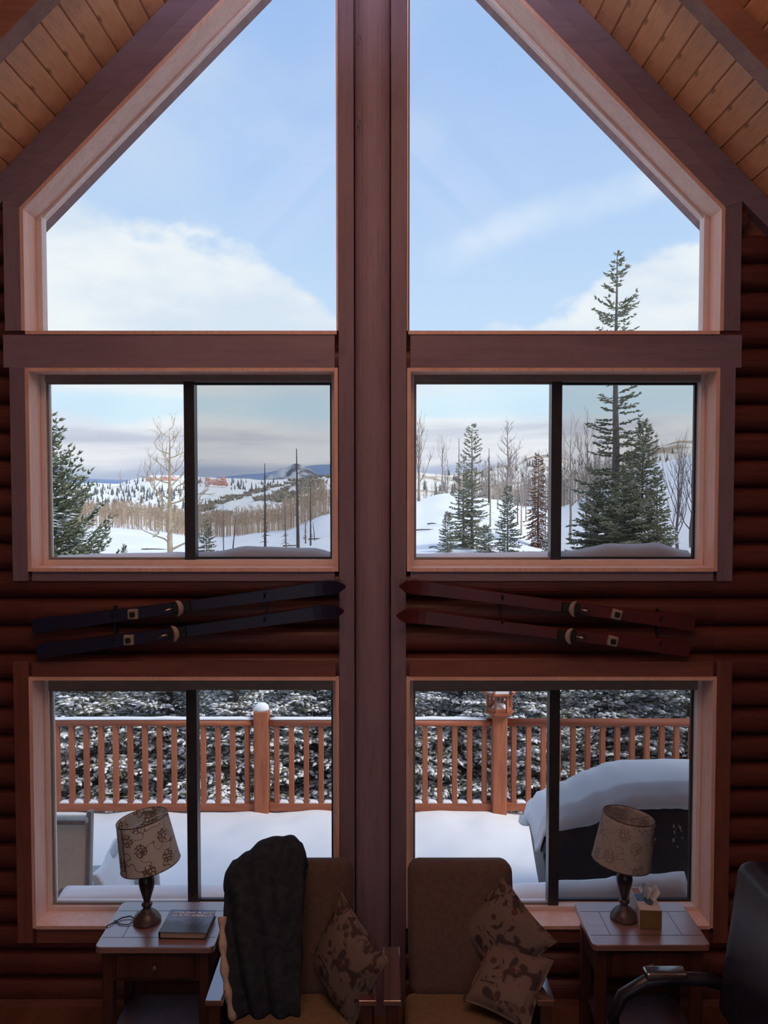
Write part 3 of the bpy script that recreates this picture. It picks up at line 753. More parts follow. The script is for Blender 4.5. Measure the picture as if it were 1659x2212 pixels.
# ------------------------------------------------------------------ tree makers
def conifer(seed, h, rfun, nb, z_start=0.06, el=(-0.05, 0.5), droop=0.22, tipup=0.18, step=0.11, tl=0.13, tr=0.018, snowp=0.4, keep=None, sidef=0.34, snow_r=1.5, power=1.0, tfrac=0.02):
    rnd = random.Random(seed)
    trunk, fol, sn = MB(), MB(), MB()
    zs = [h * i / 8 for i in range(9)]
    trunk.tube([(0.01 * h * noise.noise(Vector((seed, z * .5, 0))), 0.01 * h * noise.noise(Vector((seed + 9, z * .5, 0))), z) for z in zs], [max(0.004, h * tfrac * (1 - .93 * z / h)) for z in zs], 7)
    for i in range(nb):
        t = z_start + (1 - z_start) * ((i + rnd.random()) / nb) ** power
        if keep and rnd.random() > keep(t): continue
        Lb = rfun(t) * rnd.uniform(.7, 1.1) + tl * .4
        az = i * 2.39996 + rnd.uniform(-.5, .5)
        e = lerp(el[0], el[1], t) + rnd.uniform(-.2, .2)
        dh = Vector((math.cos(az), math.sin(az), 0)); lat = Vector((-dh.y, dh.x, 0))
        base = Vector((0, 0, h * t))
        n = max(2, int(Lb / step)); pts = []
        for k in range(n + 1):
            s = k / n
            pts.append(base + dh * (s * Lb * math.cos(e)) + Vector((0, 0, s * Lb * math.sin(e) - droop * Lb * s * s * (1 - t * .8) + tipup * Lb * s ** 3)))
        trunk.tube([pts[0], pts[n // 2], pts[-1]], [max(.004, Lb * .014), max(.003, Lb * .009), .002], 3, cap=False)
        snowy = rnd.random() < snowp * 1.6
        for k in range(1, n + 1):
            s = k / n
            if s < .12: continue
            tg = (pts[k] - pts[k - 1]).normalized()
            for side in (-1, 0, 1):
                l = tl if side == 0 else Lb * sidef * (1.05 - .75 * s) * rnd.uniform(.6, 1.1) + tl * .4
                d0 = (tg * (1.0 if side == 0 else .7) + lat * (side * .85) + Vector((0, 0, rnd.uniform(-.16, .14)))).normalized()
                m = max(1, int(l / (tl * .62)))
                for j in range(m):
                    p = pts[k] + d0 * (j * l / m) + Vector((0, 0, -.1 * (j * l / m) ** 2))
                    dj = (d0 + Vector((rnd.uniform(-.5, .5), rnd.uniform(-.5, .5), rnd.uniform(-.35, .3)))).normalized()
                    fol.spindle(p, dj, tl * rnd.uniform(.8, 1.3), tr * rnd.uniform(.8, 1.25))
                    if snowy and rnd.random() < .55:
                        sn.spindle(p + Vector((0, 0, tr * .9)), (dj + Vector((0, 0, -.1 - .5 * dj.z))).normalized(), tl * rnd.uniform(.9, 1.6), tr * snow_r * rnd.uniform(.7, 1.3), 5, .6)
    fol.spindle(Vector((0, 0, h * .985)), Vector((0, 0, 1)), tl * 1.6, tr)
    return trunk, fol, sn
def tree_obj(name, parts, mats, label, group=None, cat='tree'):
    e = empty(name, (0, 0, 0), 0, label, cat, group)
    parts[0].build('trunk', mats[0], e, smooth=True)
    parts[1].build('foliage', mats[1], e)
    if len(parts) > 2 and parts[2].v: parts[2].build('snow_clumps', M['snow'], e, smooth=True)
    return e
def place(o, p, rz=0.0, sc=1.0):
    o.location = p; o.rotation_euler = (0, 0, rz); o.scale = (sc, sc, sc)

# ------------------------------------------------------------------ snow-laden spruces just beyond the railing
protos = []
for k in range(3):
    rf = lambda t: 1.15 * (1 - t) ** 0.62
    protos.append(conifer(40 + k, 3.3, rf, 190, 0.04, (-.12, .55), .30, .20, .085, .085, .0125, .80, sidef=.38, snow_r=2.0))
proto_objs = []
NEAR = [  # x, y, height scale
    (-4.3, 5.2, .95), (-3.3, 4.9, .92), (-2.45, 5.3, .9), (-1.6, 4.85, .86), (-.75, 5.25, .88), (.1, 4.9, .84), (.95, 5.2, .9), (1.8, 4.9, .88), (2.65, 5.25, .94), (3.5, 4.9, .9), (4.4, 5.2, .95),
    (-5.0, 7.0, .92), (-3.8, 6.7, .88), (-2.6, 7.0, .9), (-1.3, 6.7, .87), (0.0, 7.0, .88), (1.2, 6.7, .86), (2.4, 7.0, .88), (3.7, 6.8, .86), (5.0, 7.0, .9)]
for i, (x, y, sc) in enumerate(NEAR):
    k = i % 3
    side = 'left' if x < -0.4 else ('right' if x > .5 else 'middle')
    lab = {'left': 'snow-laden spruce behind the deck railing seen through the lower left window', 'right': 'snow-laden spruce behind the deck railing seen through the lower right window',
           'middle': 'snow-laden spruce behind the deck railing hidden partly by the centre post'}[side]
    grp = {'left': 'snowy spruces behind the railing, left window', 'right': 'snowy spruces behind the railing, right window', 'middle': 'snowy spruces behind the railing, centre'}[side]
    if k >= len(proto_objs):
        o = tree_obj('snowy_spruce', protos[k], (M['bark'], M['needle_near']), lab, grp); proto_objs.append(o)
    else:
        o = copy_tree(proto_objs[k]); o['label'] = lab; o['group'] = grp
    place(o, (x, y, -1.55 if y < 6 else -1.45), random.uniform(0, 6.28), sc)

# ------------------------------------------------------------------ thick fir standing left of the upper left window
pf = conifer(77, 5.2, lambda t: 1.95 * (1 - t) ** .74, 340, .05, (.10, .75), .16, .22, .09, .10, .018, .12, sidef=.36, snow_r=1.1)
fir = tree_obj('fir_tree', pf, (M['bark'], M['needle_fir']), 'thick green fir with stubby upturned shoots at the far left window edge')
fp = at_d(78, 900, 12.2); place(fir, (fp.x, fp.y, fp.z - 5.2 + 0.15), .4)

# ------------------------------------------------------------------ conifers out on the snow
def py_of_ground(px, d): return ground(px, d)
def field_conifer(px, py_top, d, prof, nb, label, seed, name='spruce_tree', mats=None, keep=None, snowp=.07, tl=None, el=(-.1, .45), droop=.2, lean=0.0, tfrac=.016, py_base=None):
    g = ground(px, d)
    if py_base is not None: g = at_d(px, py_base, d)
    top = at_d(px, py_top, d)
    h = top.z - g.z
    k = d / F                    # metres per pixel there
    zs = [z for z, _ in prof]; rs = [r_ * k for _, r_ in prof]
    tl = (tl or (8.5 * k)) * .8; nb = int(nb * 1.35)
    parts = conifer(seed, h, lambda t: interp(zs, rs, t), nb, .03, el, droop, .18, tl * .62, tl, tl * .17, snowp, keep, sidef=.36, snow_r=1.1, tfrac=tfrac)
    o = tree_obj(name, parts, mats or (M['bark'], M['needle']), label)
    place(o, (g.x, g.y, g.z - .05), 0)
    o.rotation_euler = (0, lean, seed * 1.0)
    return o
field_conifer(1327, 545, 45, ((0, 105), (.10, 98), (.2, 74), (.3, 66), (.36, 50), (.42, 62), (.47, 36), (.5, 60), (.53, 46), (.62, 30), (.75, 42), (.80, 46), (.9, 24), (1, 3)), 150,
              'tallest spruce with a bare grey upper trunk, reaching into the big right gable window', 5, keep=lambda t: .95 if t < .28 else (.6 if t < .40 else (.34 if t < .52 else (.62 if t > .72 else .2))), tfrac=.017, tl=.36)
field_conifer(1386, 912, 42, ((0, 75), (.2, 68), (.4, 42), (.55, 34), (.8, 24), (1, 4)), 130, 'dense pointed spruce close on the right of the tallest spruce', 6, tl=.3)
field_conifer(1352, 1010, 40, ((0, 100), (.4, 70), (1, 6)), 110, 'short dark spruce filling the foot of the tallest spruce', 7, tl=.3)
field_conifer(1290, 1040, 43, ((0, 70), (.4, 45), (1, 6)), 90, 'broad low spruce at the left foot of the tallest spruce', 8, tl=.3)
field_conifer(1418, 1018, 40, ((0, 40), (.3, 34), (.6, 18), (1, 3)), 80, 'small spruce with a thin leader right of the tallest spruce', 9, tl=.26)
field_conifer(1019, 918, 52, ((0, 46), (.2, 40), (.35, 32), (.5, 22), (.62, 18), (.75, 16), (.9, 12), (1, 2)), 120, 'slender open spruce, tallest of the clump on the white knoll', 10, keep=lambda t: .85 if t < .5 else .6, tl=.26)
field_conifer(1001, 985, 54, ((0, 40), (.4, 30), (.8, 14), (1, 3)), 80, 'shorter spruce leaning on the slender knoll spruce', 11, tl=.26, keep=lambda t: .7)
field_conifer(967, 1108, 50, ((0, 22), (.4, 16), (1, 2)), 70, 'little spruce standing leftmost on the white knoll', 12, tl=.2)
field_conifer(1050, 1135, 50, ((0, 22), (.4, 14), (1, 2)), 60, 'little spruce between the two taller knoll spruces', 13, tl=.2)
field_conifer(1096, 1052, 48, ((0, 28), (.3, 26), (.6, 18), (1, 3)), 90, 'yellow-green spruce below the big dead tree on the knoll', 14, tl=.24)
field_conifer(1162, 982, 62, ((0, 26), (.3, 26), (.55, 20), (.8, 9), (1, 2)), 100, 'reddish dead spruce with hanging needles right on the knoll', 15, mats=(M['needle_dead'], M['needle_dead']), el=(-.5, .1), droop=.3, tl=.3, snowp=.1)
field_conifer(446, 1125, 60, ((0, 20), (.5, 14), (1, 2)), 60, 'small dark spruce beside the left window mullion', 16, tl=.25)
field_conifer(268, 1176, 55, ((0, 7), (.5, 5), (1, 1)), 30, 'tiny lone sapling in the snow field', 17, name='spruce_sapling', tl=.13)
field_conifer(1188, 1150, 48, ((0, 16), (.5, 10), (1, 2)), 40, 'small spruce cut off by the right window mullion', 18, tl=.2)

# ------------------------------------------------------------------ bare and dead trees
def bare(seed, h, r0, spread=.6, depth=4, up=.35, first=.25, nbr=9, curve=.25, crown=.5, droop=0.0):
    rnd = random.Random(seed); mb = MB()
    def limb(p, d, ln, r_, dep):
        n = 4; pts = [p]; dd = d.copy()
        for i in range(n):
            dd = (dd + Vector((rnd.uniform(-1, 1), rnd.uniform(-1, 1), rnd.uniform(-.5, 1) + (up - droop * 2.0) * .5)) * curve).normalized()
            pts.append(pts[-1] + dd * (ln / n))
        mb.tube(pts, [lerp(r_, r_ * .35, i / n) for i in range(n + 1)], 4 if dep > 1 else 3, cap=False)
        if dep <= 0: return
        for c in range(3 if dep > 1 else 2):
            k = rnd.randint(1, n)
            a = rnd.uniform(0, 6.28); q = dd.orthogonal().normalized(); q.rotate(Matrix.Rotation(a, 3, dd))
            limb(pts[k], (dd + q * spread * rnd.uniform(.7, 1.3) + Vector((0, 0, up * .4))).normalized(), ln * rnd.uniform(.45, .68), r_ * .55, dep - 1)
    n = 8; pts = []
    for i in range(n + 1):
        t = i / n; pts.append(Vector((h * .02 * noise.noise(Vector((seed, t * 3, 0))), h * .02 * noise.noise(Vector((seed, t * 3, 5))), h * t)))
    mb.tube(pts, [max(.006, r0 * (1 - t_ / n) ** .8 + .01 * r0) for t_ in range(n + 1)], 6)
    for i in range(nbr):
        t = first + (1 - first) * (i + rnd.random() * .6) / nbr
        k = min(n - 1, int(t * n)); p = pts[k].lerp(pts[k + 1], t * n - k)
        az = i * 2.4 + rnd.uniform(-.4, .4)
        d = Vector((math.cos(az) * spread * 1.5, math.sin(az) * spread * 1.5, up * 1.6 * (0.4 + t))).normalized()
        limb(p, d, h * crown * (1.05 - .75 * t) * rnd.uniform(.7, 1.1), r0 * .38 * (1.1 - t * .8), depth - 1)
    return mb
def field_bare(px, py_base, py_top, d, label, seed, mat, wpx=8, name='bare_tree', **kw):
    g = at_d(px, py_base, d); top = at_d(px, py_top, d); h = top.z - g.z
    o = bare(seed, h, wpx * d / F / 2, **kw).build(name, M[mat], None, smooth=True)
    o.location = (g.x, g.y, g.z - .1)
    return tag(o, label, 'tree')
field_bare(368, 1203, 920, 45, 'bare tan tree with curling branches left of the mullion', 21, 'bark_tan', 13, spread=.75, depth=4, up=.25, first=.06, nbr=22, curve=.42, crown=.42, droop=.12)
field_bare(905, 1082, 916, 84, 'bushy grey bare tree on the knoll beside the centre post', 22, 'aspen_grey', 7, spread=.32, depth=4, up=.9, first=.22, nbr=15, crown=.42)
field_bare(888, 1085, 945, 86, 'leaning grey bare tree cut off by the centre post', 28, 'aspen_grey', 6, spread=.32, depth=4, up=.9, first=.25, nbr=10, crown=.42)
field_bare(955, 1068, 962, 88, 'small bare tree with a fan-shaped crown on the knoll crest', 23, 'aspen_grey', 4, spread=.5, depth=4, up=.8, first=.45, nbr=10, crown=.55)
field_bare(1096, 1085, 914, 70, 'big dead tree with dark lower limbs on the knoll', 24, 'aspen_grey', 8, spread=.6, depth=4, up=.4, first=.25, nbr=20, curve=.3, crown=.30)
field_bare(1268, 1178, 925, 60, 'spreading bare tree just left of the tallest spruce', 25, 'aspen_grey', 8, spread=.4, depth=4, up=.8, first=.2, nbr=16, crown=.42)
field_bare(1232, 1170, 932, 66, 'bare tree beside the right window mullion', 26, 'aspen_grey', 6, spread=.5, depth=4, up=.6, first=.3, nbr=12, crown=.4)
field_bare(1463, 1182, 985, 48, 'many-stemmed bare tree at the right edge of the upper window', 27, 'bark', 7, spread=.35, depth=4, up=.9, first=.1, nbr=16, crown=.6)
field_bare(1493, 1182, 1000, 50, 'dark bare tree nearest the right window jamb', 29, 'bark', 8, spread=.4, depth=4, up=.8, first=.12, nbr=14, crown=.5)
def snag(px, py_base, py_top, d, label, seed, mat, wpx=6, twigs=30, tw=12, lean=0.0, name='dead_pole_tree'):
    g = at_d(px, py_base, d); h = at_d(px, py_top, d).z - g.z; k = d / F
    rnd = random.Random(seed); mb = MB()
    mb.tube([(lean * h * t * .25, 0, h * t / 4) for t in range(5)], [wpx * k / 2 * (1 - .2 * t) + .004 for t in range(5)], 6)
    for i in range(twigs):
        t = rnd.uniform(.12, .98); a = rnd.uniform(0, 6.28); l = tw * k * (1.1 - t * .9) * rnd.uniform(.4, 1.1)
        p = Vector((lean * h * t, 0, h * t)); e = p + Vector((math.cos(a) * l, math.sin(a) * l, -l * rnd.uniform(-.1, .5)))
        mb.tube([p, p.lerp(e, .5) + Vector((0, 0, .08 * l)), e], [.06 * l + .008, .035 * l + .005, .003], 3, cap=False)
    o = mb.build(name, M[mat]); o.location = (g.x, g.y, g.z - .1)
    return tag(o, label, 'tree')
snag(573, 1192, 998, 58, 'dead pole tree with a tuft of twigs, left of the tallest burnt pole', 31, 'bark_dark', 6, 150, 14)
snag(644, 1183, 966, 60, 'tallest burnt pole tree standing under the wooded peak', 32, 'bark_dark', 8, 26, 8, -.012)
snag(671, 1176, 1040, 64, 'dark burnt pole tree right of the tallest burnt pole', 33, 'bark_dark', 4, 40, 9)
snag(618, 1188, 1090, 60, 'short twiggy dead pole between the two tall burnt poles', 34, 'bark', 3.5, 60, 12, -.03)
snag(503, 1186, 1120, 62, 'short bare pole tilting right near the window mullion', 35, 'bark_dark', 3, 2, 5, .09)
snag(483, 1188, 1088, 66, 'thin pale pole with few twigs right of the small dark spruce', 36, 'bark', 2.5, 20, 7)
snag(660, 1172, 1100, 72, 'reddish thin pole behind the tallest burnt pole', 37, 'needle_dead', 3, 50, 10)
snag(680, 1165, 1125, 70, 'very short leaning stub beside the dark burnt pole', 38, 'bark', 3, 3, 5, -.1)
snag(991, 1120, 943, 66, 'slim dead spire left of the slender knoll spruce', 39, 'bark', 4, 110, 11)
snag(1056, 1085, 966, 78, 'straight black pole on the knoll crest', 41, 'bark_dark', 4, 12, 6)
snag(1059, 1135, 1020, 58, 'pale tan trunk standing in front of the knoll crest', 42, 'bark_tan', 4.5, 8, 8)
snag(1075, 1098, 990, 74, 'thin pole behind the knoll spruces', 43, 'bark_tan', 3, 14, 8)
snag(1126, 1152, 1040, 56, 'two-tone pole near the reddish dead spruce', 44, 'bark_tan', 4, 8, 9)
snag(1118, 1130, 1030, 62, 'grey pole left of the two-tone pole', 45, 'bark', 3, 14, 8)
snag(1136, 1122, 1020, 66, 'thin pole between the two-tone pole and the reddish spruce', 46, 'aspen_grey', 2.6, 12, 8)
snag(1184, 1172, 1010, 52, 'pale pole touching the right window mullion', 47, 'bark_tan', 3.6, 12, 9)
snag(1178, 1160, 1030, 56, 'grey pole beside the reddish dead spruce', 48, 'bark', 3, 14, 9)
# branches and stones lying on the snow
def fallen(px, py, d, lpx, label, rz, wpx=2.5, seed=1):
    p = at_d(px, py, d); k = d / F; rnd = random.Random(seed); mb = MB()
    l = lpx * k
    pts = [Vector((l * (t - .5), .1 * math.sin(t * 5), .02 + .05 * math.sin(t * 3.1))) for t in (0, .25, .5, .75, 1)]
    mb.tube(pts, [wpx * k * .5 * (1 - .15 * i) for i in range(5)], 5)
    for i in range(5):
        t = rnd.uniform(.2, .9); q = Vector((l * (t - .5), 0, .03)); mb.tube([q, q + Vector((rnd.uniform(-.2, .2), rnd.uniform(-.2, .2), rnd.uniform(.05, .25))) * l * .3], [wpx * k * .2, .003], 3, cap=False)
    o = mb.build('fallen_branch', M['debris']); o.location = p; o.rotation_euler = (0, 0, rz)
    return tag(o, label, 'branch')
def on_ground(px, py, lo=40, hi=110):
    best, bp = None, None
    for i in range(141):
        d = lo + (hi - lo) * i / 140
        e = abs(py_table(T_COL, T_ROW, T_TAB, px, d) - py)
        if best is None or e < best: best, bp = e, d
    return bp
for px, py, lp, lab, sd in ((925, 1150, 52, 'long fallen branch lying on the knoll snow', 1), (935, 1136, 24, 'short dark log above the long fallen branch', 2), (940, 1182, 26, 'dark log left of the little leftmost spruce', 3), (1115, 1084, 18, 'log lying on the right slope of the knoll', 4),
                            (335, 1184, 62, 'dark fallen limb at the foot of the bare tan tree', 5), (640, 1178, 60, 'fallen wood under the tallest burnt pole', 6), (690, 1158, 50, 'brushy fallen wood right of the burnt poles', 7), (1078, 1180, 34, 'black twisted log between the knoll spruces', 8)):
    d = on_ground(px, py); g = ground(px, d)
    p_y = 1106 - F * ((g - CAM).dot(UP) / (g - CAM).dot(FWD))
    fallen(px, p_y, d, lp, lab, random.uniform(-.2, .2), 3.2, sd)

# ------------------------------------------------------------------ distant aspens and conifers
def aspen_mesh(seed):
    rnd = random.Random(seed); mb = MB()
    mb.tube([(0, 0, 0), (.004, 0, .5), (0, .004, 1)], [.012, .009, .002], 3, cap=False)
    for i in range(16):
        t = rnd.uniform(.35, .95); a = rnd.uniform(0, 6.28); l = .20 * (1.15 - t) + .06
        mb.spindle(Vector((0, 0, t)), Vector((math.cos(a) * .5, math.sin(a) * .5, 1)), l, .007)
    return mb
def far_conifer_mesh(seed):
    rnd = random.Random(seed); mb = MB()
    for i in range(4):
        z = .05 + i * .22; r_ = .24 * (1 - i * .2)
        mb.lathe([(r_, z), (r_ * .45, z + .2), (.01, z + .42)], 6, cap=False)
    mb.tube([(0, 0, -.05), (0, 0, .3)], .03, 4)
    return mb
def brush_mesh(seed):
    rnd = random.Random(seed); mb = MB()
    for i in range(14):
        a = rnd.uniform(0, 6.28); mb.spindle(Vector((rnd.uniform(-.5, .5), rnd.uniform(-.5, .5), -.05)), Vector((math.cos(a) * .6, math.sin(a) * .6, 1)), rnd.uniform(.5, 1.0), .16, 4)
    return mb
def scatter(name, makers, mat, spots, label, cat, group, stuff_name, stuff_label, limit=300):
    mbs = [f(k) for k, f in enumerate(makers)]
    mes = []
    for b in mbs:
        me = b.mesh(name); me.materials.append(M[mat]); mes.append(me)
    spots = sorted(spots, key=lambda q: -q[1] / (q[0] - CAM).length)
    for i, (p, sc, rz, rs) in enumerate(spots[:limit]):
        o = bpy.data.objects.new(name, mes[i % len(mes)]); C.objects.link(o)
        o.location = p; o.scale = (sc * rs, sc * rs, sc); o.rotation_euler = (0, 0, rz)
        tag(o, label, cat, group)
    rest = spots[limit:]
    if rest:
        big = MB()
        for i, (p, sc, rz, rs) in enumerate(rest):
            b = mbs[i % len(mbs)]; c_, s_ = math.cos(rz) * sc * rs, math.sin(rz) * sc * rs
            big.add([(p.x + c_ * x - s_ * y, p.y + s_ * x + c_ * y, p.z + sc * z) for x, y, z in b.v], b.f)
        tag(big.build(stuff_name, M[mat]), stuff_label, cat, None, 'stuff')
rnd = random.Random(5)
sp = []
for i in range(1150):            # left belt of aspens
    px = rnd.uniform(60, 740); d = rnd.uniform(235, 330)
    lim = interp([60, 250, 400, 560, 640, 740], [235, 235, 240, 215, 185, 165], px)
    d = lim + rnd.random() ** 1.5 * 95
    sp.append((ground(px, d), rnd.uniform(6.2, 8.6), rnd.uniform(0, 6.3), rnd.uniform(1.0, 1.5)))
scatter('aspen_tree', [aspen_mesh, aspen_mesh, aspen_mesh], 'aspen', sp, 'bare tan aspen in the belt across the snowy valley, left window', 'tree', 'aspens in the left valley belt', 'aspen_grove', 'distant tan aspen belt behind the snow field in the left window', 180)
sp = []
for i in range(620):             # right: behind the knoll
    px = rnd.uniform(850, 1420)
    d = rnd.uniform(120, 270)
    if px > 1320: d = rnd.uniform(190, 280)
    if px < 1020 and rnd.random() < .6: continue
    sp.append((ground(px, d), rnd.uniform(5.5, 8.6), rnd.uniform(0, 6.3), rnd.uniform(.7, 1.1)))
scatter('aspen_tree', [aspen_mesh, aspen_mesh, aspen_mesh], 'aspen_grey', sp, 'bare greyish aspen in the woods behind the knoll, right window', 'tree', 'aspens behind the knoll', 'aspen_wood', 'distant greyish aspen wood behind the white knoll', 120)
sp = []
for i in range(760):
    px = rnd.uniform(150, 600); d = rnd.uniform(520, 1750)
    p = hill_a(px, d)
    if noise.noise(Vector((p.x * .006, p.y * .004, 2.0))) < -.12: continue
    if d > 1300 and (abs(px - 352) < 42 or abs(px - 468) < 30): continue
    sp.append((p, rnd.uniform(5, 11), 0, rnd.uniform(.8, 1.2)))
scatter('distant_conifer', [far_conifer_mesh], 'far_conifer', sp, 'tiny dark conifer on the speckled snowy hill behind the bare tan tree', 'tree', 'conifers on the speckled hill', 'distant_conifers', 'scattered far dark conifers on the speckled snowy hill', 190)
sp = []
for i in range(900):
    px = rnd.uniform(430, 760); d = rnd.uniform(380, 790)
    p = hill_b(px, d)
    if noise.noise(Vector((p.x * .02, p.y * .008, 7.0))) < .02: continue
    q_ = (p, rnd.uniform(3.5, 6.5), rnd.uniform(0, 6), rnd.uniform(1.0, 1.9))
    if all((p - o_[0]).length > .62 * (q_[1] * q_[3] + o_[1] * o_[3]) for o_ in sp): sp.append(q_)
scatter('oak_bush', [brush_mesh, brush_mesh], 'brush', sp, 'dark scrub bush on the snowy hill left of the wooded peak', 'bush', 'scrub on the brushy hill', 'scrub', 'scrub patches on the snowy hill')
sp = []
for i in range(240):
    px = rnd.uniform(860, 1560); d = rnd.uniform(420, 1400)
    p = hill_c(px, d)
    if noise.noise(Vector((p.x * .012, p.y * .006, 4.0))) < .0: continue
    sp.append((p, rnd.uniform(5, 10), 0, rnd.uniform(.9, 1.3)))
scatter('distant_conifer', [far_conifer_mesh], 'far_conifer', sp, 'tiny dark conifer on the tan wooded hill in the right window', 'tree', 'conifers on the tan hill', 'distant_conifers', 'far conifers on the tan hill', 100)
sp = []
for i in range(420):
    px = rnd.uniform(1000, 1560); d = rnd.uniform(500, 1450)
    p = hill_c(px, d)
    if noise.noise(Vector((p.x * .008, p.y * .004, 1.0))) < .05: continue
    sp.append((p, rnd.uniform(7, 12), rnd.uniform(0, 6), rnd.uniform(1.2, 2.0)))
scatter('distant_aspen', [aspen_mesh, aspen_mesh], 'aspen', sp, 'faint bare aspen on the far tan hill in the right window', 'tree', 'aspens on the tan hill', 'aspen_hillside', 'faint aspen woods on the far tan hill', 0)

# ------------------------------------------------------------------ deck
DZ = -0.30                       # snow surface on the deck
deck = empty('deck', (0, 0, 0), kind='structure')
for i in range(22):
    MB().box(-4.6, 4.8, .22 + i * .142, .22 + i * .142 + .137, DZ - .21, DZ - .17).build('deck_board', M['ext_wood'], deck)
MB().box(-4.6, 4.8, 3.22, 3.26, -.75, DZ - .17).build('rim_joist', M['rail_h'], deck)
def dsnow(u, v):
    x = lerp(-4.6, 4.8, u); y = lerp(.2, 3.30, v)
    z = .035 * noise.noise(Vector((x * 1.1, y * 1.3, 0))) + .028 * noise.noise(Vector((x * 2.6, y * 2.2, 4))) + .010 * noise.noise(Vector((x * 6, y * 6, 2)))
    for (ax, ay, r_, dp) in ((.75, 1.9, .10, .05), (.55, 1.2, .14, .05), (-.4, 2.2, .16, .04), (-.9, 1.3, .2, .05), (.3, 2.4, .2, .03), (-.2, 1.0, .22, .05), (.9, .8, .1, .06), (-1.6, 2.1, .25, .04), (.62, .95, .06, .05)):
        q = ((x - ax) ** 2 + (y - ay) ** 2) / (r_ * r_); z -= dp * math.exp(-q)
    if v > .96: z -= (v - .96) * 4
    return (x, y, DZ + z)
mb = MB(); mb.grid(dsnow, 190, 76)
tag(mb.build('deck_snow', M['snow'], None, smooth=True), 'smooth deep snow blanket covering the deck', 'snow', kind='stuff')

# ------------------------------------------------------------------ railing
RY = 3.16
rl = empty('deck_railing', (0, RY, DZ), 0, 'orange-brown stained wooden railing with square balusters along the deck edge', 'railing')
def rp(name, x0, x1, y0, y1, z0, z1, mat, bev=.006):
    o = rbox(name, ((x0 + x1) / 2, (y0 + y1) / 2, (z0 + z1) / 2 - DZ), (x1 - x0, y1 - y0, z1 - z0), M[mat], rl, bev, 2)
    return o
posts = [-3.17, -1.05, 1.10, 3.24]
ZT, ZB = 0.545, -0.22            # top of top rail, top of bottom rail
for i, x in enumerate(posts):
    ztop = .625 if i != 2 else .60
    p = rp('post', x - .066, x + .066, -.066, .066, DZ - .3, ztop, 'rail', .012)
    if i != 2:
        mb = MB(); mb.lathe([(.066, 0), (.068, .02), (.058, .045), (.035, .062), (.005, .068)], 14)
        q = mb.build('post_snow_cap', M['snow'], rl, smooth=True); q.location = (x, 0, ztop - DZ - .002)
def rail_span(a, b, snow_to):
    tr_ = MB(); n = 10
    poly = [(.045 * math.cos(t * math.pi / 5), .034 * math.sin(t * math.pi / 5)) for t in range(10)]
    tr_.sweep(poly, [a, b]); q = tr_.build('top_rail', M['rail_h'], rl, smooth=True, fix=True); q.location.z = ZT - .034 - DZ
    rp('bottom_rail', a, b, -.035, .035, ZB - .075, ZB, 'rail_h')
    # thin snow on both rails
    def cap(x0, x1, z, h, wd, seed):
        mb = MB(); m = max(6, int((x1 - x0) / .06)); ring = []
        for i in range(m + 1):
            x = lerp(x0, x1, i / m); hh = h * (.75 + .6 * noise.noise(Vector((x * 5, seed, 0))))
            if i in (0, m): hh *= .55
            ring += [(x, -wd, 0), (x, -wd * .9, hh * .7), (x, -wd * .4, hh), (x, wd * .4, hh), (x, wd * .9, hh * .7), (x, wd, 0)]
        fs = [(i * 6 + j, i * 6 + (j + 1) % 6, (i + 1) * 6 + (j + 1) % 6, (i + 1) * 6 + j) for i in range(m) for j in range(6)]
        fs += [tuple(range(6)), tuple(m * 6 + j for j in range(5, -1, -1))]
        mb.add(ring, fs); q = mb.build('rail_snow', M['snow'], rl, smooth=True, fix=True); q.location.z = z - DZ
    if snow_to > a: cap(a + .01, snow_to, ZT - .004, .022, .036, a)
    nb_ = int(round((b - a) / .137)); gap = (b - a) / nb_
    bm_mesh = None
    for i in range(nb_):
        x = a + gap * (i + .5)
        if bm_mesh is None:
            q = rbox('baluster', (x, 0, (ZB + ZT - .06) / 2 - DZ), (.046, .046, ZT - .06 - ZB + .02), M['rail'], rl, .005, 1); bm_mesh = q.data
        else:
            q = link('baluster', bm_mesh, None, rl); q.location = (x, 0, (ZB + ZT - .06) / 2 - DZ)
        if i < nb_ - 1: cap(x + .025, x + gap - .025, ZB - .002, .03, .034, x)
rail_span(posts[0] + .066, posts[1] - .066, posts[1] - .07)
rail_span(posts[1] + .066, posts[2] - .066, posts[2] - .12)
rail_span(posts[2] + .066, posts[3] - .066, posts[2])
rail_span(-4.6, posts[0] - .066, posts[0] - .1)
rail_span(posts[3] + .066, 4.8, posts[3])

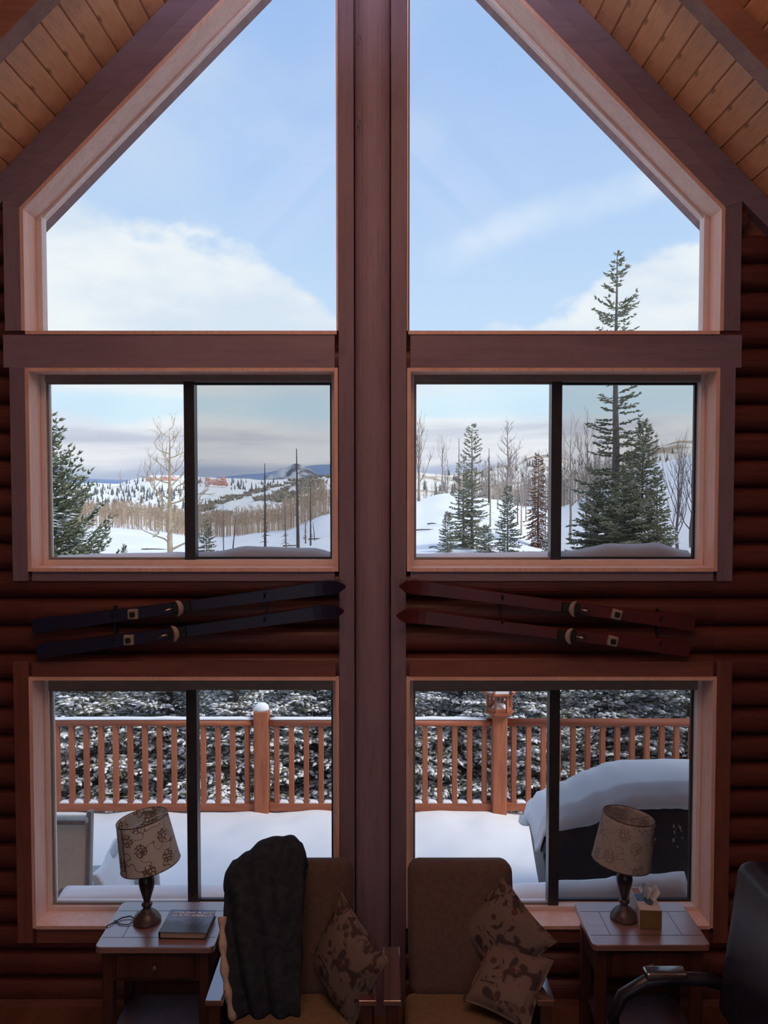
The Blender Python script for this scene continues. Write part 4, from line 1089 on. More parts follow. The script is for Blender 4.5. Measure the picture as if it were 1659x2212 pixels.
# ------------------------------------------------------------------ gazebo bird feeder on the post
bf = empty('bird_feeder', (posts[2], RY, .60), R(4), 'small hexagonal wooden gazebo bird feeder with snowy roof on a railing post', 'bird feeder')
def hexp(r_, z): return [(r_ * math.cos(R(60 * k)), r_ * math.sin(R(60 * k)), z) for k in range(6)]
def hexslab(name, r0, r1, z0, z1, mat):
    mb = MB(); mb.add(hexp(r0, z0) + hexp(r1, z1), [tuple(range(5, -1, -1)), tuple(range(6, 12))] + [(k, (k + 1) % 6, 6 + (k + 1) % 6, 6 + k) for k in range(6)])
    return mb.build(name, M[mat], bf, fix=True)
hexslab('floor_board', .135, .135, 0, .018, 'rail_h')
hexslab('floor_rim', .115, .115, .018, .04, 'rail')
for k in range(6):
    a = R(60 * k); c_, s_ = math.cos(a), math.sin(a)
    o = rbox('corner_post', (.105 * c_, .105 * s_, .105), (.024, .024, .15), M['rail'], bf, .003, 1); o.rotation_euler = (0, 0, a)
    a2 = R(60 * k + 30)
    o = rbox('top_beam', (.094 * math.cos(a2), .094 * math.sin(a2), .178), (.012, .105, .024), M['rail_h'], bf, .002, 1); o.rotation_euler = (0, 0, a2)
    o = rbox('arch_side', (.094 * math.cos(a2), .094 * math.sin(a2), .046), (.010, .09, .02), M['rail_h'], bf, .002, 1); o.rotation_euler = (0, 0, a2)
    # roof panel with its snow, and ridge batten
    p1 = Vector((.165 * c_, .165 * s_, .185)); p2 = Vector((.165 * math.cos(R(60 * k + 60)), .165 * math.sin(R(60 * k + 60)), .185)); tp = Vector((0, 0, .30))
    mb = MB(); dn = Vector((0, 0, .012))
    mb.add([tuple(p1), tuple(p2), tuple(tp), tuple(p1 + dn), tuple(p2 + dn), tuple(tp + dn)], [(2, 1, 0), (3, 4, 5), (0, 1, 4, 3), (1, 2, 5, 4), (2, 0, 3, 5)])
    rpn = mb.build('roof_panel', M['rail'], bf)
    m_ = (p1 + p2 + tp) / 3
    q1, q2, q3 = [m_ + (v_ - m_) * .80 + dn for v_ in (p1, p2, tp)]
    up_ = Vector((0, 0, .028))
    mb = MB(); mb.add([tuple(q1), tuple(q2), tuple(q3)] + [tuple(m_ + (v_ - m_) * .9 + up_) for v_ in (q1, q2, q3)], [(2, 1, 0), (3, 4, 5), (0, 1, 4, 3), (1, 2, 5, 4), (2, 0, 3, 5)])
    mb.build('roof_snow', M['snow'], rpn, smooth=False)
    mb = MB(); mb.tube([p1 * 1.06 + dn, tp + dn], [.013, .011], 6); mb.build('ridge_batten', M['rail_h'], bf)
mb = MB(); mb.lathe([(.02, 0), (.028, .02), (.012, .035), (.02, .05), (.004, .075)], 10); o = mb.build('finial', M['rail'], bf, smooth=True); o.location.z = .305
hexslab('seed_snow', .085, .05, .04, .075, 'snow')

# ------------------------------------------------------------------ covered grill under snow
gr = empty('covered_grill', (1.06, .95, DZ), 0, 'barbecue grill under a black fabric cover heaped with snow on the deck', 'grill')
def gloop(x, zt, yf, yb, zb=-.1, bulge=.0):
    zb = max(zb, interp([-.01, .03, .06, .085, .10], [.68, .50, .30, .10, -.1], x)) if x < .1 and zt > .5 else zb
    # front foot, front shoulder, top front, top back, back shoulder, back foot (local)
    return [(x, yf + .02, zb), (x, yf - bulge, lerp(zb, zt, .55)), (x, yf + .01, zt - .10), (x, yf + .10, zt - .012), (x, (yf + yb) / 2, zt), (x, yb - .10, zt - .012), (x, yb - .01, zt - .10), (x, yb + bulge, lerp(zb, zt, .55)), (x, yb - .02, zb)]
st = [(.10, .30, .18, .50), (.045, .62, .08, .60), (.0, .66, .04, .64), (.03, .76, .03, .66), (.10, .82, .02, .67), (.26, .86, .0, .70), (.42, .94, .0, .70), (.50, .985, .0, .70), (.9, .99, .0, .70), (1.5, .985, .0, .70), (1.58, .92, .0, .7), (1.75, .80, .02, .68), (1.85, .6, .05, .62)]
mb = MB(); m = 9
for x, zt, yf, yb in st: mb.v += gloop(x, zt, yf, yb, -.1, .015)
n = len(st)
mb.f = [(i * m + j, i * m + (j + 1) % m, (i + 1) * m + (j + 1) % m, (i + 1) * m + j) for i in range(n - 1) for j in range(m)] + [tuple(range(m)), tuple((n - 1) * m + j for j in range(m - 1, -1, -1))]
gc = mb.build('cover', M['cover'], gr, smooth=True, fix=True)
sb = gc.modifiers.new('soft', 'SUBSURF'); sb.levels = 1; sb.render_levels = 2
# snow heap following the top of the cover
def gsnow(u, v):
    x = lerp(-.03, 1.84, u)
    zt = interp([q[0] for q in st[1:]] if False else [0, .03, .10, .26, .42, .50, .9, 1.5, 1.58, 1.75, 1.84], [.64, .76, .82, .86, .94, .985, .99, .985, .92, .80, .58], x)
    top = interp([-.03, .05, .20, .38, .52, .62, 1.0, 1.5, 1.62, 1.84], [.70, .88, .96, 1.045, 1.105, 1.12, 1.125, 1.12, 1.05, .76], x)
    yf = interp([-.03, .3, .46, .56, 1.84], [.10, .03, -.005, -.03, -.02], x); yb = .68
    lip = interp([-.03, .1, .40, .50, 1.6, 1.84], [.04, .08, .09, .06, .06, .05], x)
    a = v * math.pi
    y = lerp(yf - .012, yb + .015, .5 - .5 * math.cos(a))
    if v < .22:
        t = v / .22
        y = yf - .012 + .05 * t * t; z = lerp(zt - lip * .70, top - .06, t ** .8)
    else:
        z = top - .06 * max(0, math.cos(a)) ** 2 * (1 if v < .5 else 0) - .16 * max(0, -math.cos(a)) ** 3
        y = lerp(yf + .04, yb + .015, (v - .22) / .78)
    z += .012 * noise.noise(Vector((x * 4, y * 5, 1))) + .014 * noise.noise(Vector((x * 13, v * 4, 3))) * (1 if v < .2 else .2)
    return (x, y, max(z, zt - lip))
mb = MB(); mb.grid(gsnow, 70, 30)
gs = mb.build('snow_heap', M['snow'], gr, smooth=True)
sm = gs.modifiers.new('thick', 'SOLIDIFY'); sm.thickness = .05; sm.offset = -1
# pale stitched letters and snow flecks on the cover front
rnd = random.Random(3)
for i in range(16):
    mb = MB(); r_ = rnd.uniform(.003, .009); mb.lathe([(.0004, 0), (r_, .001), (r_ * .5, .003)], 5)
    q = mb.build('snow_fleck', M['taupe'] if i > 1 else M['snow'], gr)
    q.location = ((.49, .61)[i], -.017, .90) if i < 2 else (rnd.uniform(.66, .88), -.017, rnd.choice((.80, .82, .81, .74, .70)) + rnd.uniform(-.02, .02)); q.rotation_euler = (R(90), 0, 0); q.scale = (1, rnd.uniform(1, 2.4), 1)

# ------------------------------------------------------------------ patio chair with snow on its seat
pc = empty('patio_chair', (-2.19, .98, DZ), 0, 'cream patio chair with a padded back and snow-filled seat outside the left window', 'chair')
rbox('backrest', (.09, -.02, .47), (.56, .045, .80), M['cream'], pc, .02, 3, rot=(R(-6), 0, 0))
for x in (-.20, .375): rbox('back_post', (x, -.02, .46), (.035, .06, .88), M['taupe'], pc, .012, 2, rot=(R(-6), 0, 0))
rbox('top_rail', (.09, -.065, .865), (.60, .06, .035), M['taupe'], pc, .012, 2)
rbox('seat', (.10, .32, .24), (.56, .55, .06), M['resin'], pc, .02, 2)
for s in (-1, 1):
    x = .09 + s * .30
    q = MB().tube([(x, .0, .36), (x, .35, .44), (x, .56, .46), (x, .63, .40), (x + s * .02, .66, .0)], [.025, .028, .03, .03, .028], 8).build('arm', M['resin'], pc, smooth=True)
q = MB().tube([(.66, .50, -.05), (.645, .50, .22), (.625, .50, .36), (.60, .50, .42), (.57, .48, .44)], [.034, .033, .03, .028, .018], 8).build('leg', M['resin'], pc, smooth=True)
q = MB().tube([(.46, .42, -.05), (.52, .45, .15), (.60, .48, .36)], [.036, .033, .02], 8).build('leg', M['resin'], pc, smooth=True)
q = MB().box(.52, .645, .48, .52, .12, .155).build('brace', M['resin'], pc)
mb = MB(); mb.grid(lambda u, v: (lerp(.36, .60, u) + .02 * math.sin(v * 5), lerp(.05, .60, v), max(.0, .46 - .42 * u ** 1.6 + .03 * noise.noise(Vector((u * 3, v * 3, 0))))), 14, 14)
q = mb.build('seat_snow', M['snow'], pc, smooth=True); q.modifiers.new('t', 'SOLIDIFY').thickness = .04
#==MARK_INSIDE==
# ------------------------------------------------------------------ end tables
def end_table(x0, x1, y0, y1, zt, label):
    cx, cy = (x0 + x1) / 2, (y0 + y1) / 2
    t = empty('end_table', (cx, cy, 0), 0, label, 'table', 'end tables under the window')
    w_, d_ = x1 - x0, y1 - y0
    def topfn(): 
        bm = bmesh.new(); bmesh.ops.create_cube(bm, size=1.0)
        for v in bm.verts: v.co = Vector((v.co.x * w_, v.co.y * d_, v.co.z * .026))
        ed = [e for e in bm.edges if abs(e.verts[0].co.z - e.verts[1].co.z) > .01]
        bmesh.ops.bevel(bm, geom=ed, offset=.025, segments=4, profile=.5, affect='EDGES')
        ed = [e for e in bm.edges if e.verts[0].co.z > 0 and e.verts[1].co.z > 0]
        bmesh.ops.bevel(bm, geom=ed, offset=.004, segments=2, profile=.5, affect='EDGES')
        me = bpy.data.meshes.new('table_top'); bm.to_mesh(me); bm.free(); return me
    tp = link('table_top', topfn(), M['table'], t); tp.location.z = zt - .013
    hx, hy = w_ / 2, d_ / 2
    for (a, b, c_, e_) in ((-hx + .01, hx - .01, -.0010 + hy - .085, .0010 + hy - .085), (-hx + .01, hx - .01, -hy + .080 - .001, -hy + .080 + .001), (-hx + .10, -hx + .102, -hy + .08, hy - .085), (hx - .102, hx - .10, -hy + .08, hy - .085)):
        q = MB().box(a, b, c_, e_, -.002, .0004).build('inlay_line', M['groove'], tp); q.location.z = .0132
    MB().box(-hx + .03, hx - .03, -hy + .03, -hy + .05, zt - .17, zt - .026).build('apron', M['table_dark'], t)
    MB().box(-hx + .03, hx - .03, hy - .05, hy - .03, zt - .17, zt - .026).build('apron', M['table_dark'], t)
    for s in (-1, 1):
        MB().box(min(s * (hx - .03), s * (hx - .05)), max(s * (hx - .03), s * (hx - .05)), -hy + .05, hy - .05, zt - .17, zt - .026).build('apron', M['table_dark'], t)
        for s2 in (-1, 1):
            rbox('leg', (s * (hx - .05), s2 * (hy - .05), (zt - .026) / 2), (.05, .05, zt - .026), M['table_dark'], t, .006, 1)
    rbox('drawer', (0, -hy + .026, zt - .098), (w_ - .18, .018, .11), M['table_dark'], t, .004, 1)
    k = MB().lathe([(.006, 0), (.014, .012), (.012, .02), (.002, .024)], 12).build('knob', M['lamp_base'], t, smooth=True)
    k.rotation_euler = (R(90), 0, 0); k.location = (0, -hy + .018, zt - .098)
    rbox('shelf', (0, 0, .18), (w_ - .1, d_ - .1, .02), M['table_dark'], t, .004, 1)
    return t
end_table(-1.232, -.700, -.545, -.155, .62, 'wooden end table carrying the cream lamp and a book, left armchair side')
end_table(.990, 1.520, -.527, -.160, .62, 'wooden end table carrying the grey lamp and a tissue box')

# ------------------------------------------------------------------ table lamps
def table_lamp(label, shade_mat_, tilt, seam_ang):
    t = empty('table_lamp', (0, 0, 0), 0, label, 'lamp', 'table lamps by the window')
    MB().lathe([(.062, 0), (.065, .006), (.064, .014), (.058, .020), (.057, .026), (.050, .032), (.046, .040), (.036, .048), (.026, .056), (.019, .064), (.017, .070), (.024, .078), (.026, .085), (.020, .093), (.014, .098)], 32).build('base', M['lamp_base'], t, smooth=True)
    MB().lathe([(.013, .097), (.016, .103), (.022, .125), (.031, .155), (.0365, .180), (.038, .195), (.035, .210), (.028, .224), (.020, .238), (.015, .252), (.012, .268), (.011, .29)], 32).build('body', M['lamp_body'], t, smooth=True)
    MB().lathe([(.013, .288), (.015, .295), (.015, .33), (.012, .335)], 16).build('socket', M['black'], t, smooth=True)
    MB().lathe([(.010, .335), (.020, .36), (.028, .39), (.026, .41), (.012, .428), (.002, .432)], 16).build('bulb', M['white'], t, smooth=True)
    sh = empty('shade_pivot', (0, 0, .385), 0)
    rb, rt, h = .137, .118, .222
    mb = MB(); z0, z1 = -h / 2, h / 2; n = 12
    prof = [(lerp(rb, rt, i / n), lerp(z0, z1, i / n)) for i in range(n + 1)] + [(lerp(rt, rb, i / n) - .002, lerp(z1, z0, i / n)) for i in range(n + 1)]
    prof.append(prof[0]); mb.lathe(prof, 64, cap=False)
    bpy.data.objects.remove(sh)
    s = mb.build('shade', shade_mat_, t, smooth=True); s.location = (0, 0, .385); s.rotation_euler = (0, tilt, 0)
    for r_, z in ((rb, z0), (rt, z1)):
        MB().tube([(r_ * math.cos(2 * math.pi * k / 48), r_ * math.sin(2 * math.pi * k / 48), z) for k in range(49)], .0022, 6, cap=False).build('rim', M['table_dark'], s, smooth=True)
    mb = MB(); dw = .045
    def seam(u, v):
        a = seam_ang + (u - .5) * dw; r_ = lerp(rb, rt, v) + .0008; return (r_ * math.cos(a), r_ * math.sin(a), lerp(z0, z1, v))
    mb.grid(seam, 2, 6); q = mb.build('seam', M['bark_dark'], s); q.modifiers.new('t', 'SOLIDIFY').thickness = .0008
    mb = MB()
    for k in range(3):
        a = 2.1 * k + .3; mb.tube([(0, 0, z1 - .02), (rt * math.cos(a), rt * math.sin(a), z1 - .004)], .0018, 5)
    mb.tube([(-.03, 0, z0 + .0), (-.045, 0, z0 + .08), (-.03, 0, z1 - .03), (0, 0, z1 - .02), (.03, 0, z1 - .03), (.045, 0, z0 + .08), (.03, 0, z0)], .0018, 5); mb.build('harp', M['chrome'], s)
    return t
la = table_lamp('table lamp with cream floral shade tilted up to the right, dark turned body', M['shade_cream'], R(-10), R(-125))
la.location = (-1.058, -.331, .62)
cd = MB().tube([(-.06, .01, .006), (-.09, .03, .008), (-.125, .02, .006), (-.15, -.015, .004), (-.172, -.05, .006), (-.178, -.052, -.06), (-.178, -.03, -.3)], .003, 6).build('power_cord', M['black'], la, smooth=True)
cd = MB().tube([(-.155, .0, .005), (-.12, -.03, .004), (-.08, -.035, .004), (-.06, -.02, .006)], .0022, 6).build('power_cord', M['black'], la, smooth=True)
lb = table_lamp('table lamp with greyish floral shade tilted up to the left, standing beside the tissue box', M['shade_grey'], R(8), R(70))
lb.location = (1.195, -.305, .62); lb.rotation_euler.z = 0

# ------------------------------------------------------------------ book
bk = empty('book', (-.852, -.385, .62), R(-2), 'thick hardback book with a blue mountain cover lying on the end table', 'book')
rbox('pages', (0, 0, .016), (.205, .185, .026), M['page'], bk, .002, 1)
cv = rbox('front_cover', (0, 0, .0305), (.216, .194, .003), M['book'], bk, .001, 1)
rbox('back_cover', (0, 0, .0015), (.216, .194, .003), M['black'], bk, .001, 1)
rbox('spine', (-.107, 0, .016), (.004, .194, .032), M['black'], bk, .001, 1)
def text_mesh(name, body, size, mat, parent, loc, rot, shear=0.0, depth=.0004, align='CENTER'):
    cu = bpy.data.curves.new(name, 'FONT'); cu.body = body; cu.size = size; cu.align_x = align; cu.shear = shear; cu.extrude = depth; cu.resolution_u = 3; cu.offset = size * .022
    ob = bpy.data.objects.new(name + '_tmp', cu); C.objects.link(ob)
    bpy.context.view_layer.update()
    me = bpy.data.meshes.new_from_object(ob.evaluated_get(bpy.context.evaluated_depsgraph_get()))
    bpy.data.objects.remove(ob); bpy.data.curves.remove(cu)
    o = link(name, me, mat, parent); o.location = loc; o.rotation_euler = rot
    return o
text_mesh('title', 'AMAZING PLACES', .0235, M['white'], bk, (.006, .062, .0326), (0, 0, 0), .25)
text_mesh('title', 'NORTH AMERICA', .0235, M['white'], bk, (.004, .038, .0326), (0, 0, 0), .25)

# ------------------------------------------------------------------ tissue box
tb = empty('tissue_box', (1.300, -.292, .62), R(-5), 'oblong tissue box with a white tissue sticking out, beside the grey lamp', 'tissue box')
rbox('box_body', (0, 0, .045), (.100, .215, .088), M['box_side'], tb, .002, 1)
lid = MB().box(-.0502, .0502, -.1077, .1077, .0885, .0900).build('box_lid', M['box_top'], tb)
MB().box(-.0503, -.0499, -.1070, .1070, .002, .089).build('side_print', M['box_top'], tb)
MB().box(-.0465, -.012, .045, .095, .0900, .0904).build('orange_print', M['orange'], tb)
MB().box(-.0465, -.012, -.03, .04, .0900, .0904).build('blue_print', M['blue'], tb)
q = MB().lathe([(.0, .0), (.03, .0)], 20, cap=False).build('opening', M['blue'], tb)
q.location = (.008, 0, .0906); q.scale = (.8, 2.2, 1)
mb = MB(); mb.grid(lambda u, v: ((u - .5) * (.03 + .05 * v) + .008 + .012 * v, (math.sin(u * 9) * .012 * (1 - v * .3)) + .03 * (u - .5) * v, .088 + v * (.062 + .018 * math.sin(u * 7 + 1))), 16, 8)
q = mb.build('tissue', M['tissue'], tb, smooth=True); q.modifiers.new('t', 'SOLIDIFY').thickness = .0008
mb = MB(); mb.grid(lambda u, v: ((u - .5) * .03 + .022 + .03 * v, -.012 + .018 * math.sin(u * 6), .088 + v * (.055 + .016 * math.sin(u * 5))), 12, 8)
q = mb.build('tissue', M['tissue'], tb, smooth=True); q.modifiers.new('t', 'SOLIDIFY').thickness = .0008

# ------------------------------------------------------------------ armchairs
def armchair(label, cx, mat, bw_=.485):
    t = empty('armchair', (cx, -.60, 0), 0, label, 'chair', 'armchairs with their backs to the window')
    rec = math.atan2(.15, .51)
    def puff(co):
        f = (1 - (co.x / (bw_ / 2)) ** 2); g = 1 - (co.z / .30) ** 2
        k = -.020 * max(0, f) * max(0, g)
        z = co.z + (.010 * max(0, f) if co.z > .15 else 0)
        return Vector((co.x, co.y + (k if co.y < 0 else 0), z))
    b = rbox('backrest', (0, .135, .665), (bw_, .15, .56), mat, t, .05, 5, rot=(-rec, 0, 0), fn=puff, sub=0)
    b.location = (0, .145, .67)
    def sp_(co): return Vector((co.x, co.y, co.z + .02 * max(0, 1 - (co.x / .27) ** 2) * (1 if co.z > 0 else 0)))
    rbox('seat_cushion', (0, -.235, .365), (.53, .56, .14), M['seat'], t, .045, 4, fn=sp_)
    rbox('seat_base', (0, -.21, .24), (.54, .56, .12), mat, t, .02, 2)
    for s in (-1, 1):
        x = s * .315
        rbox('armrest', (x, -.035, .553), (.072, .385, .024), M['arm'], t, .002, 1)
        rbox('arm_panel', (x, -.02, .345), (.03, .33, .39), M['table_dark'], t, .004, 1)
        rbox('leg', (x, -.20, .27), (.045, .045, .54), M['table_dark'], t, .004, 1)
        rbox('leg', (x, .13, .27), (.045, .045, .54), M['table_dark'], t, .004, 1)
        MB().tube([(s * (bw_ / 2 - .02), .06, .42), (s * (bw_ / 2 - .01), .10, .62), (s * (bw_ / 2 - .012), .165, .86), (s * (bw_ / 2 - .06), .19, .93)], .006, 6).build('piping', mat, t, smooth=True)
    return t
armchair('brown upholstered armchair half covered by a dark throw, left of the centre post', -.326, M['uph'])
armchair('rosy brown armchair without a throw, right of the centre post', .406, M['uph_r'], .478)

# dark throw heaped over the left chair's back
th = empty('throw_blanket', (-.50, -.60, .40), 0, 'dark fleece-lined throw bunched over the back of the left armchair', 'blanket')
TX = [-.645, -.637, -.617, -.556, -.494, -.412, -.361, -.320, -.300, -.296]
TZ = [.935, .952, .976, 1.009, 1.064, 1.074, 1.087, 1.064, 1.013, .962]
def throw(u, v):
    x = lerp(-.643, -.297, u)
    top = interp(TX, TZ, x)
    c_ = .055 + .02 * math.sin(u * math.pi)
    # v: 0 front bottom -> .62 top front -> .8 back over -> 1 back bottom
    if v < .6:
        t = v / .6; z = lerp(.44, top - c_, t); yl = lerp(-.085, .07, t) - .035 * math.sin(t * 3.14) ** .5 - .012 * math.sin(x * 46 + t * 2)
        xx = x + (.025 * (1 - t) ** 1.5) * (1 - u) * 3.0
    elif v < .82:
        a = (v - .6) / .22 * math.pi; z = top - c_ + c_ * math.sin(a); yl = .07 + c_ * 1.25 * (1 - math.cos(a)); xx = x
    else:
        t = (v - .82) / .18; z = lerp(top - c_, .62, t); yl = .07 + c_ * 2.5 - .0 * t; xx = x
    z += .006 * noise.noise(Vector((x * 14, v * 9, 0))); yl += .010 * noise.noise(Vector((x * 11, v * 8, 4)))
    return (xx + .50, yl - .05 + .012 * math.sin(x * 60 + z * 9) * (1 if v < .6 else .4), z - .40)
mb = MB(); mb.grid(throw, 30, 60)
q = mb.build('throw', M['throw'], th, smooth=True); sm = q.modifiers.new('t', 'SOLIDIFY'); sm.thickness = .022; sm.offset = 0
pts = [Vector(throw(0, v)) + Vector((-.004, -.006, 0)) for v in [i / 30 * .5 for i in range(31)]]
MB().tube(pts, [.016 + .004 * math.sin(i * .9) for i in range(31)], 8).build('fleece_edge', M['fleece'], th, smooth=True)

# pillows
def pillow_mesh(sz, T):
    mb = MB(); n = 18
    def half(sgn):
        def fn(u, v):
            a, b = u * 2 - 1, v * 2 - 1
            th_ = T * (max(0, 1 - a * a) ** .5) * (max(0, 1 - b * b) ** .5) * .5
            k = 1 - .09 * (1 - a * a) * (abs(b) ** 3) ; k2 = 1 - .09 * (1 - b * b) * (abs(a) ** 3)
            return (a * sz / 2 * k2, sgn * th_ + .006 * noise.noise(Vector((a * 3, b * 3, sgn))) * (1 if th_ > .004 else 0), b * sz / 2 * k)
        return fn
    mb.grid(half(1), n, n); mb.grid(half(-1), n, n)
    return mb
def pillow(label, loc, yaw, tilt, spin, sz=.36, T=.13):
    e = empty('throw_pillow', loc, 0, label, 'pillow', 'floral throw pillows')
    e.matrix_world = Matrix.Translation(loc) @ Matrix.Rotation(yaw, 4, 'Z') @ Matrix.Rotation(tilt, 4, 'X') @ Matrix.Rotation(spin, 4, 'Y')
    pillow_mesh(sz, T).build('cushion', M['floral'], e, smooth=True)
    h = sz / 2; n = 18; pts = []
    for (a0, b0, a1, b1) in ((-1, -1, 1, -1), (1, -1, 1, 1), (1, 1, -1, 1), (-1, 1, -1, -1)):
        for i in range(n):
            a, b = lerp(a0, a1, i / n), lerp(b0, b1, i / n)
            pts.append((a * h * (1 - .09 * (1 - b * b) * abs(a) ** 3), 0, b * h * (1 - .09 * (1 - a * a) * abs(b) ** 3)))
    pts.append(pts[0])
    MB().tube(pts, .006, 6, cap=False).build('piping', M['floral'], e, smooth=True)
    return e
pillow('floral throw pillow leaning on the arm of the left armchair', Vector((-.105, -.66, .63)), R(-48), R(-14), R(22), .37, .14)
pillow('floral throw pillow standing corner up on the right armchair', Vector((.585, -.575, .70)), R(-30), R(-16), R(38), .33, .12)
pillow('floral throw pillow slumped in front of the other one on the right armchair', Vector((.585, -.71, .575)), R(-24), R(-52), R(10), .29, .14)

# ------------------------------------------------------------------ skis on the log wall
def ski(p_tip, p_tail, mat, label, grp):
    d = p_tail - p_tip; ln = d.length; ang = math.atan2(d.z, d.x)
    t = empty('ski', p_tip, 0, label, 'ski', grp); t.rotation_euler = (0, -ang, 0)
    n = 40; mb = MB(); ring = []
    for i in range(n + 1):
        s = i / n; x = s * ln
        wdt = .036 * (.80 + .35 * (2 * s - 1) ** 2)
        if s < .06: wdt *= math.sqrt(max(0.02, 1 - ((.06 - s) / .06) ** 2))
        if s > .985: wdt *= .8
        lift = -.05 * max(0, (.11 - s) / .11) ** 2
        tk = .006 + .007 * math.sin(math.pi * s)
        ring += [(x, lift, -wdt), (x, lift - tk, -wdt * .9), (x, lift - tk, wdt * .9), (x, lift, wdt)]
    fs = [(i * 4 + j, i * 4 + (j + 1) % 4, (i + 1) * 4 + (j + 1) % 4, (i + 1) * 4 + j) for i in range(n) for j in range(4)] + [(0, 1, 2, 3), tuple(n * 4 + j for j in (3, 2, 1, 0))]
    mb.add(ring, fs); mb.build('ski_board', M[mat], t, fix=True)
    return t, ln
def binding(t, x, flip, plate):
    mb = MB()
    pts = []
    for i in range(9):
        a = R(-75 + 150 * i / 8); pts.append((x + flip * (.030 * math.cos(a) - .01), -.034, .040 * math.sin(a)))
    mb.tube(pts, [.003, .008, .012, .014, .015, .014, .012, .008, .003], 8)
    mb.build('toe_piece', M['binding'], t, smooth=True)
    rbox('binding_plate', (x + flip * .02, -.018, 0), (.09, .014, .05), M['black'], t, .003, 1)
    MB().tube([(x - flip * .02, -.035, 0), (x - flip * .05, -.045, 0), (x - flip * .065, -.04, .004)], [.007, .006, .009], 8).build('release_lever', M['chrome'], t, smooth=True)
    rbox('heel_piece', (x + plate, -.028, 0), (.05, .03, .05), M['binding'], t, .006, 2, rot=(0, R(8), 0))
    rbox('heel_cup', (x + plate, -.046, 0), (.026, .01, .026), M['black'], t, .004, 1)
for (tip, tail, bx_, mat, lab, grp, flip, pl) in (
        ((748, 1264), (70, 1354), 386, 'ski_blue', 'upper blue ski of the pair hung on the left log wall', 'blue skis', 1, -.22),
        ((744, 1316), (80, 1408), 376, 'ski_blue', 'lower blue ski of the pair hung on the left log wall', 'blue skis', 1, -.22),
        ((862, 1263), (1500, 1348), 1240, 'ski_red', 'upper red ski of the pair hung on the right log wall', 'red skis', -1, .205),
        ((856, 1326), (1490, 1403), 1232, 'ski_red', 'lower red ski of the pair hung on the right log wall', 'red skis', -1, .205)):
    a = at(tip[0], tip[1], -.065); b = at(tail[0], tail[1], -.065)
    t, ln = ski(a, b, mat, lab, grp)
    # local x of the binding
    s = abs(at(bx_, 1300, -.065).x - a.x) / abs(b.x - a.x)
    binding(t, s * ln, -1 if tip[0] < 800 else -1, abs(pl))
for px, py, lab in ((575, 1296, 'black ski peg left of the centre post'), (250, 1338, 'black ski peg at the tail of the blue skis'), (1082, 1300, 'black ski peg under the tips of the red skis'), (1420, 1345, 'black ski peg at the tail of the red skis')):
    p = at(px, py, -.03)
    o = empty('ski_peg', p, 0, lab, 'peg', 'ski pegs')
    MB().box(-.006, .006, -.012, .03, -.07, .07).build('back_plate', M['black'], o)
    for dz in (.022, -.098): MB().tube([(0, .0, dz), (0, -.055, dz), (0, -.065, dz + .02)], .005, 6).build('hook', M['black'], o, smooth=True)

# hooks with a light chain on the centre post
for py0, py1, lab in ((0, 90, 'small hook with a thin chain high on the centre post near the picture top'), (205, 272, 'small hook with a thin chain on the centre post, the lower one')):
    a = at(773, py0, -.10); b = at(776, py1, -.10)
    o = empty('chain_hook', b, 0, lab, 'hook', 'chain hooks')
    MB().tube([(-.004, .03, .0), (-.008, -.012, .004), (.0, -.02, -.004), (.008, -.012, .012), (.004, .0, .026)], .0022, 6).build('hook', M['chrome'], o, smooth=True)
    h = (a - b).z
    MB().tube([(.0, .0, .03), (-.004, .004, .05), (-.002, .004, h)], .0014, 5).build('chain', M['chrome'], o, smooth=True)

# ------------------------------------------------------------------ desk chair at the right edge
oc = empty('desk_chair', (1.27, -1.19, 0), R(-90), 'dark navy leather desk chair with padded loop arms at the right edge', 'chair')
def obk(co):
    k = co.z / .34
    return Vector((co.x * (1 - .12 * max(0, k) ** 2), co.y + .05 * (co.x / .27) ** 2 * -1 + .04 * k * k, co.z))
b = rbox('backrest', (0, .20, .90), (.52, .13, .66), M['leather'], oc, .055, 5, rot=(R(-6), 0, 0), fn=obk, sub=0)
MB().tube([(-.265, .15, .60), (-.27, .17, .80), (-.262, .22, 1.0), (-.235, .25, 1.15)], .007, 6).build('back_piping', M['chrome'], oc, smooth=True)
MB().tube([(.265, .15, .60), (.27, .17, .80), (.262, .22, 1.0), (.235, .25, 1.15)], .007, 6).build('back_piping', M['chrome'], oc, smooth=True)
rbox('seat', (0, -.10, .48), (.52, .52, .12), M['leather'], oc, .045, 4)
for s in (-1, 1):
    x = s * .315
    MB().tube([(x, .16, .66), (x, .08, .685), (x, -.05, .69), (x, -.16, .675), (x, -.25, .62), (x, -.29, .53), (x, -.27, .43), (x, -.20, .38)], [.024, .026, .027, .027, .026, .024, .022, .02], 10).build('arm_loop', M['leather'], oc, smooth=True)
    rbox('arm_pad', (x, -.08, .712), (.062, .17, .03), M['pad'], oc, .013, 3)
MB().lathe([(.03, .08), (.03, .40), (.05, .42)], 14).build('gas_column', M['black'], oc, smooth=True)
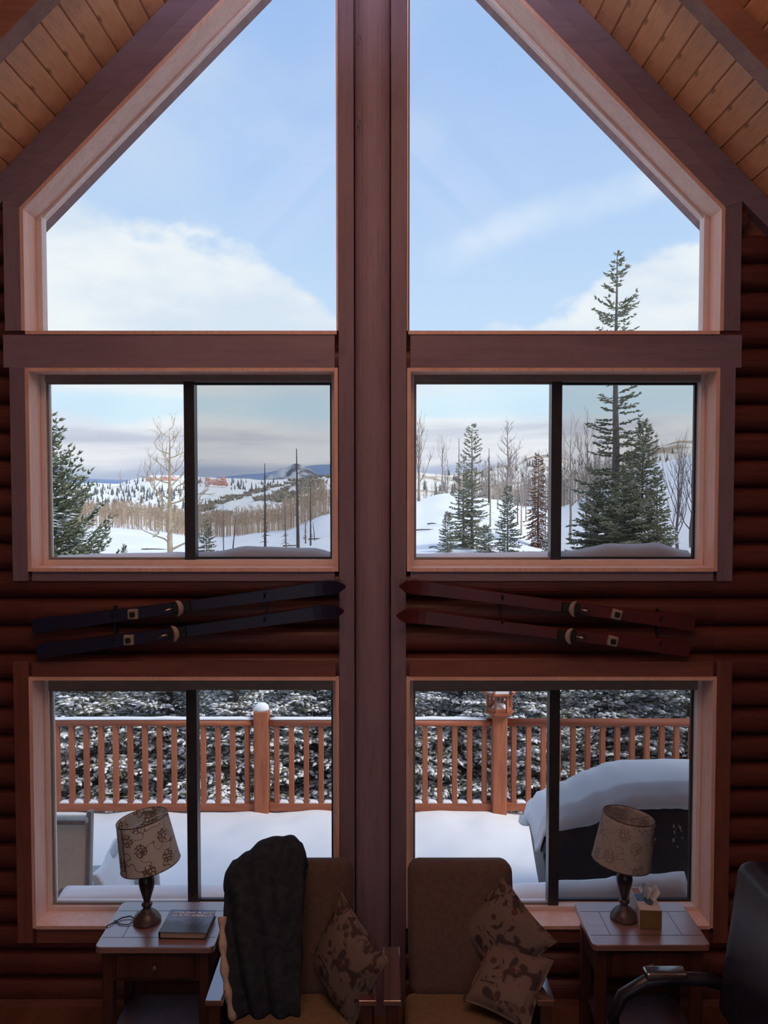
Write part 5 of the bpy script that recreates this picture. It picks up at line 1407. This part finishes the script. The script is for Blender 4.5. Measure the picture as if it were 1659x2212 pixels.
for k in range(5):
    a = R(72 * k + 20)
    lg = MB().tube([(0, 0, .10), (.15 * math.cos(a), .15 * math.sin(a), .09), (.30 * math.cos(a), .30 * math.sin(a), .065)], [.028, .024, .018], 8).build('base_leg', M['black'], oc, smooth=True)
    c_ = MB(); c_.lathe([(.012, -.011), (.026, -.009), (.026, .009), (.012, .011)], 14)
    w_ = c_.build('caster', M['black'], lg, smooth=True); w_.location = (.30 * math.cos(a), .30 * math.sin(a), .027); w_.rotation_euler = (R(90), 0, a)

# ------------------------------------------------------------------ unseen pendants added as room fill light, above and behind the viewer
def glow_mat():
    m, t = new_mat('fill_lamp_globe')
    e = N(t, 'ShaderNodeEmission'); e.inputs[0].default_value = (0.97, 0.93, 1.0, 1); e.inputs[1].default_value = 6.0
    o = N(t, 'ShaderNodeOutputMaterial'); t.links.new(e.outputs[0], o.inputs[0]); return m
M['fill_globe'] = glow_mat()
def pendant(loc, power, label, col=(0.78, 0.80, 1.0)):  # added fixture, out of view, that brightens the room
    t = empty('fill_pendant', loc, 0, label, 'lamp', 'added fill pendants')
    # added deep metal bowl that throws its light upwards
    MB().lathe([(.004, -.10), (.10, -.085), (.17, -.03), (.20, .05), (.195, .05), (.165, -.025), (.095, -.078), (.004, -.092)], 32).build('fill_pendant_bowl', M['fill_lamp_metal'], t, smooth=True)
    for k in range(3):
        a = 2.094 * k; MB().tube([(.197 * math.cos(a), .197 * math.sin(a), .05), (0, 0, .45)], .004, 6).build('fill_suspension_rod', M['fill_lamp_metal'], t)
    MB().tube([(0, 0, .45), (0, 0, CEIL - loc[2] - .02)], .008, 8).build('fill_pendant_stem', M['fill_lamp_metal'], t)
    ld = bpy.data.lights.new('fill_light', 'POINT'); ld.energy = power; ld.color = col; ld.shadow_soft_size = .05
    lo = bpy.data.objects.new('fill_light', ld); C.objects.link(lo); lo.parent = t; lo.location = (0, 0, .0)
    return t
pendant((0.0, -3.2, 4.5), 370, 'added unseen bowl pendant, fill light for the window end of the room')
pendant((0.0, -5.6, 4.3), 15, 'added unseen bowl pendant, weak fill light for the back of the room')
